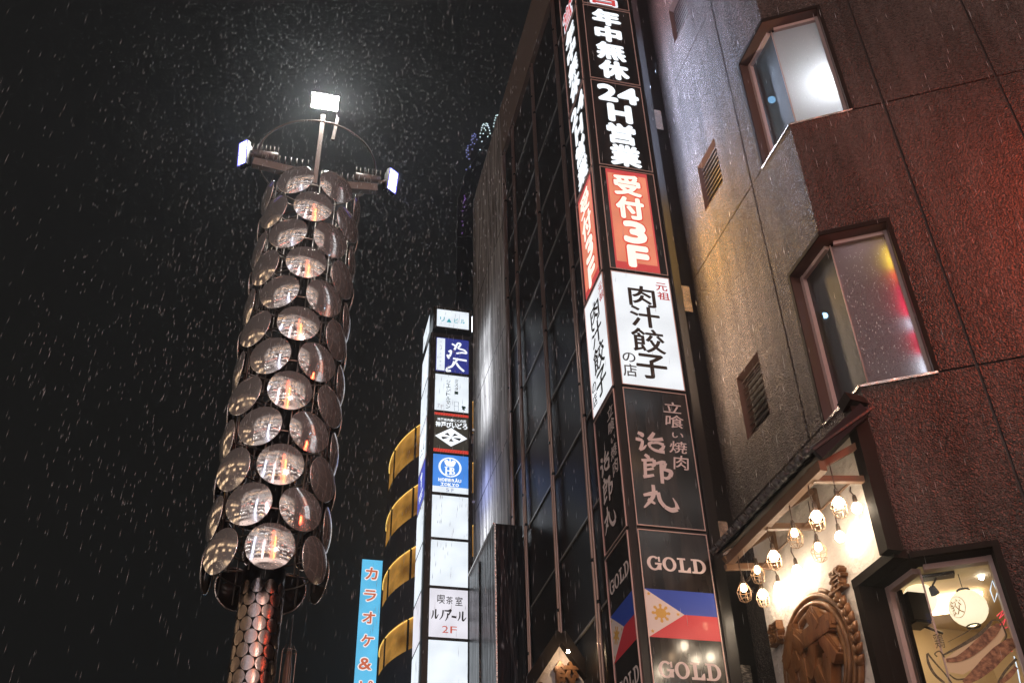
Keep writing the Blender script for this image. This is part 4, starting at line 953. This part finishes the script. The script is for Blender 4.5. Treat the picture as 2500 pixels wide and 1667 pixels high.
def flood(c, aim, w_, h_, s, col, leds):
    c = Vector(c); d = Vector(aim).normalized(); x = d.cross(Vector((0,0,1))).normalized()*-1; y = d.cross(x)*-1
    if y.z < 0: y = -y
    h = MB()
    def bx_(dx, dy, d0, d1, mi=0):
        P = [c+x*i*dx+y*j*dy+d*k for k in (d0,d1) for j in (-1,1) for i in (-1,1)]
        h.add(P, [(0,2,3,1),(4,5,7,6),(0,1,5,4),(2,6,7,3),(0,4,6,2),(1,3,7,5)], mi)
    bx_(w_/2+.022, h_/2+.022, -.08, -.004)
    for i in range(5): 
        P0 = c+x*(-w_/2+w_*i/4)-d*.10; h.beam(P0-y*h_*.45, P0+y*h_*.45, .012, .07, tuple(d))
    fl = build('floodlight', h, BLACKMET, mt, loc=c)
    g = MB(); g.add([c+x*i*w_/2+y*j*h_/2+d*.002 for i,j in ((-1,-1),(1,-1),(1,1),(-1,1))], [(0,1,2,3)]); build('lens', g, light('flood lens', col, s), fl)
    if leds:
        e = MB(); e.tube([c+d*.006+x*i*(w_/2+.014)+y*j*(h_/2+.012) for i,j in ((-1,-1),(1,-1),(1,1),(-1,1))], .012, 4, 0, True, False); build('lens_tint_rim', e, light('violet lens tint', (.22,.20,1), 1.6), fl)  # emissive rim added to carry the lamp's violet tint
        e = MB()
        for k in range(1,7): e.beam(c+d*.006-x*w_/2+y*(h_*(k/7-.5)), c+d*.006+x*w_/2+y*(h_*(k/7-.5)), .008, .006, tuple(d))
        build('louvre', e, BLACKMET, fl)
    return fl
flood(TPl.P(.0,15.33,.1), (TPl.n.x*.66, TPl.n.y*.66, -.75), .43, .24, 220, (1,.96,.90), 0)
flood(TPl.P(-1.16,13.87,.05), tuple(TPl.n.to_3d()*.72-TD.to_3d()*.68+Vector((0,0,-.10))), .125, .44, 26, (.50,.62,1), 1)
flood(TPl.P(1.22,13.78,.05), tuple(TPl.n.to_3d()*.80+TD.to_3d()*.58+Vector((0,0,-.10))), .145, .40, 26, (.52,.56,1), 1)
# caged beacon beside the post
bc = thing('caged_beacon', 'slim caged beacon mast beside the scaly post of the mirror tower', 'mast', TPl.P(.39,0,-.3))
a = MB(); c = TPl.P(.40,0,-.3)
a.tube([c, c+Vector((0,0,6.55))], .008, 6); 
build('mast', a, PIPEM, bc)
a = MB()
for k in range(4): a.tube([c+dv(k*math.pi/2+.5)*.085+Vector((0,0,z)) for z in (2,5.0,6.10)]+[c+dv(k*math.pi/2+.5)*.04+Vector((0,0,6.18))], .007, 5)
for z in (4.4,5.0,5.6,6.1): a.tube([c+dv(i*math.pi/6)*.085+Vector((0,0,z)) for i in range(12)], .006, 5, 0, True)
build('cage', a, PIPEM, bc)
a = MB(); a.lathe(c, [(.045,2),(.05,5.9),(.02,6.1)], 12); build('tube', a, mat('smoky tube', (.16,.10,.08), .2), bc)

# ------------------------------------------------------------------ the street behind the viewer (mirrored in the discs, lights the fronts)
ob = thing('opposite_building', 'tall dark facade with lit window bands across the square', 'building', (2,-17,0))
OPP = Pl((2,-17), (-1,0))
a = MB(); a.box(OPP, -32, 34, 0, 46, -8, 0); build('wall', a, mat('opposite facade', (.16,.14,.14), .6), ob)
LITW = light('lit window band', (1.0,.90,.86), 1.15)
a = MB()
for j in range(11):
    for i in range(20):
        if random.random() < .72: a.rect(OPP, -30+i*3.1, -27.5+i*3.1, 7+j*3.5, 8.3+j*3.5, .02)
wb = build('window', a, LITW, ob)
a = MB(); a.rect(OPP, -30, 30, 1.0, 4.6, .05); build('shopfront', a, light('shop windows', (1.0,.78,.70), 1.3), ob)
def neon_col(x, y, z0, z1, w_, col, s, label, txt=None):
    t = thing('neon_sign', label, 'sign', (x,y,z0)); p = Pl((x,y), (-1,0)); a = MB(); a.box(p, -w_/2-.06, w_/2+.06, z0-.1, z1+.1, -.3, 0); build('case', a, BLACKMET, t)
    a = MB(); a.rect(p, -w_/2, w_/2, z0, z1, .01); build('face', a, light('neon face', col, s), t)
neon_col(5.0,-13, 4, 34, 1.3, (1,.16,.09), 5, 'tall red sign column across the square')
neon_col(7.2,-13.5, 4, 26, 1.1, (1,.45,.12), 6, 'amber sign column across the square')
neon_col(-1.5,-14, 4, 20, 1.4, (1,.74,.76), 3.6, 'assumed pinkish white sign column across the square')  # unseen column, assumed as a source of the pinkish light on the fronts
neon_col(-9,-15, 4, 24, 1.2, (.75,.8,1), 4, 'assumed cool white sign column across the square')  # unseen column, assumed with the others for light and reflections
# assumed red neon board on the corner building, just past the edge of the frame
for j in range(9):
    p = Pl((2,-17), (-1,0)); a = MB(); z = 8.7+j*3.5
    for i in range(14):
        if random.random() < .6: a.rect(p, -29+i*4.3, -26.4+i*4.3, z, z+.22, .06)
    build('glow_strip', a, light('strip light', random.choice([(1,.95,.9),(1,.6,.3),(.8,.9,1),(1,.35,.25)]), 9), ob)  # bright strips added to give the mirror discs more to reflect
sb = thing('side_building', 'mid height building with lit shop floors on the left side of the square', 'building', (-26,4,0)); p = Pl((-26,4), (0,1))
a = MB(); a.box(p, -26, 22, 0, 24, -8, 0); build('wall', a, mat('side facade', (.14,.12,.12), .6), sb)
a = MB()
for j in range(5):
    for i in range(13):
        if random.random() < .55: a.rect(p, -25+i*3.5, -22.4+i*3.5, 3+j*4, 4.6+j*4, .03)
build('window', a, light('warm side windows', (1,.70,.42), 1.6), sb)
a = MB(); a.rect(p, -25, 20, .6, 2.6, .04); build('shopfront', a, light('side shop windows', (1,.85,.75), 3), sb)
t = thing('glint_lamp', 'unseen lamp on a tall mast, added to put glints on the corner building', 'lamp', (5.5,-7,0))  # invented lamp behind the viewer, for glints on the wet wall
a = MB(); a.tube([(5.5,-7,0),(5.5,-7,11)], .09, 10); build('pole', a, BLACKMET, t)
a = MB(); c = Vector((5.5,-6.9,11)); a.quad(c+Vector((-.3,0,-.2)), c+Vector((.3,0,-.2)), c+Vector((.3,.12,.2)), c+Vector((-.3,.12,.2))); build('lens', a, light('glint lamp lens', (1,.80,.75), 480), t)

t = thing('assumed_red_board', 'unseen red neon board assumed on the corner building, added to cast its red wash', 'sign', RW.P(3.2,6,.5))  # unseen board, assumed and placed to cast red light along the wall
a = MB(); a.box(RW, 3.20, 3.42, 7.4, 10.0, .12, 1.15); a.box(RW, 2.35, 3.199, 7.4, 7.46, .12, 1.15); build('case', a, BLACKMET, t)  # unseen ledge added below the board keeps its red off the awning
a = MB(); a.quad(RW.P(3.195,7.55,.2), RW.P(3.195,7.55,1.0), RW.P(3.195,9.9,1.0), RW.P(3.195,9.9,.2)); build('face', a, light('added red wash', (1,.11,.045), 15), t)

# ------------------------------------------------------------------ rain
RAIN = bpy.data.materials.new('rain water'); RAIN.use_nodes = True; nt = RAIN.node_tree; nt.nodes.clear()
o_ = nt.nodes.new('ShaderNodeOutputMaterial'); d_ = nt.nodes.new('ShaderNodeBsdfTranslucent'); d_.inputs[0].default_value = (.85,.88,.92,1); d2 = nt.nodes.new('ShaderNodeBsdfDiffuse'); d2.inputs[0].default_value = (.85,.88,.92,1)
m1 = nt.nodes.new('ShaderNodeMixShader'); nt.links.new(d_.outputs[0], m1.inputs[1]); nt.links.new(d2.outputs[0], m1.inputs[2]); tr = nt.nodes.new('ShaderNodeBsdfTransparent')
m2_ = nt.nodes.new('ShaderNodeMixShader'); m2_.inputs[0].default_value = .75; nt.links.new(tr.outputs[0], m2_.inputs[1]); nt.links.new(m1.outputs[0], m2_.inputs[2]); nt.links.new(m2_.outputs[0], o_.inputs[0])
rn = MB(); rnd = random.Random(3)
def drop(p, ln, r):
    p = Vector(p); ax = Vector((rnd.gauss(.035,.010), rnd.gauss(0,.010), 1)).normalized(); x = ax.orthogonal().normalized(); y = ax.cross(x)
    P = [p+ax*ln/2, p-ax*ln/2]+[p+(x*math.cos(k*2.0944)+y*math.sin(k*2.0944))*r-ax*ln*.1 for k in range(3)]
    rn.add(P, [(0,2,3),(0,3,4),(0,4,2),(1,3,2),(1,4,3),(1,2,4)], 0, True)
cnt = 0
while cnt < 2700:
    px, py = rnd.uniform(-250,2750), rnd.uniform(-200,1850)
    r = ray(px, py); r.normalize(); D = rnd.uniform(4.0**2, 17.0**2)**.5
    p = Vector((0,0,EYE))+r*D
    if p.z < .5 or (px > 1500 and rnd.random() < .5) or (px < 620 and rnd.random() < .5): continue
    drop(p, rnd.uniform(.022,.040)*D**.5, rnd.uniform(.00018,.00036)*D**.75); cnt += 1
for i in range(5200):       # the thick of it round the tower's lamps
    p = TP.to_3d()+Vector((rnd.gauss(.5,1.7), rnd.gauss(-.6,1.3), rnd.uniform(7,16.5))); drop(p, rnd.uniform(.06,.11), rnd.uniform(.0017,.0036))
tag(build('rain', rn, RAIN), kind='stuff')

# ------------------------------------------------------------------ rainy night air
HZ = bpy.data.materials.new('rainy air'); HZ.use_nodes = True; nt = HZ.node_tree; nt.nodes.clear()
o_ = nt.nodes.new('ShaderNodeOutputMaterial'); v_ = nt.nodes.new('ShaderNodeVolumePrincipled'); v_.inputs['Color'].default_value = (.84,.92,1,1); v_.inputs['Density'].default_value = .0028; v_.inputs['Anisotropy'].default_value = .82
nt.links.new(v_.outputs[0], o_.inputs['Volume'])
a = MB(); P = [Vector((x,y,z)) for z in (-1,190) for x,y in ((-70,-40),(70,-40),(70,190),(-70,190))]
a.add(P, [(0,3,2,1),(4,5,6,7),(0,1,5,4),(1,2,6,5),(2,3,7,6),(3,0,4,7)])
if HAZE: tag(build('haze', a, HZ), kind='stuff')
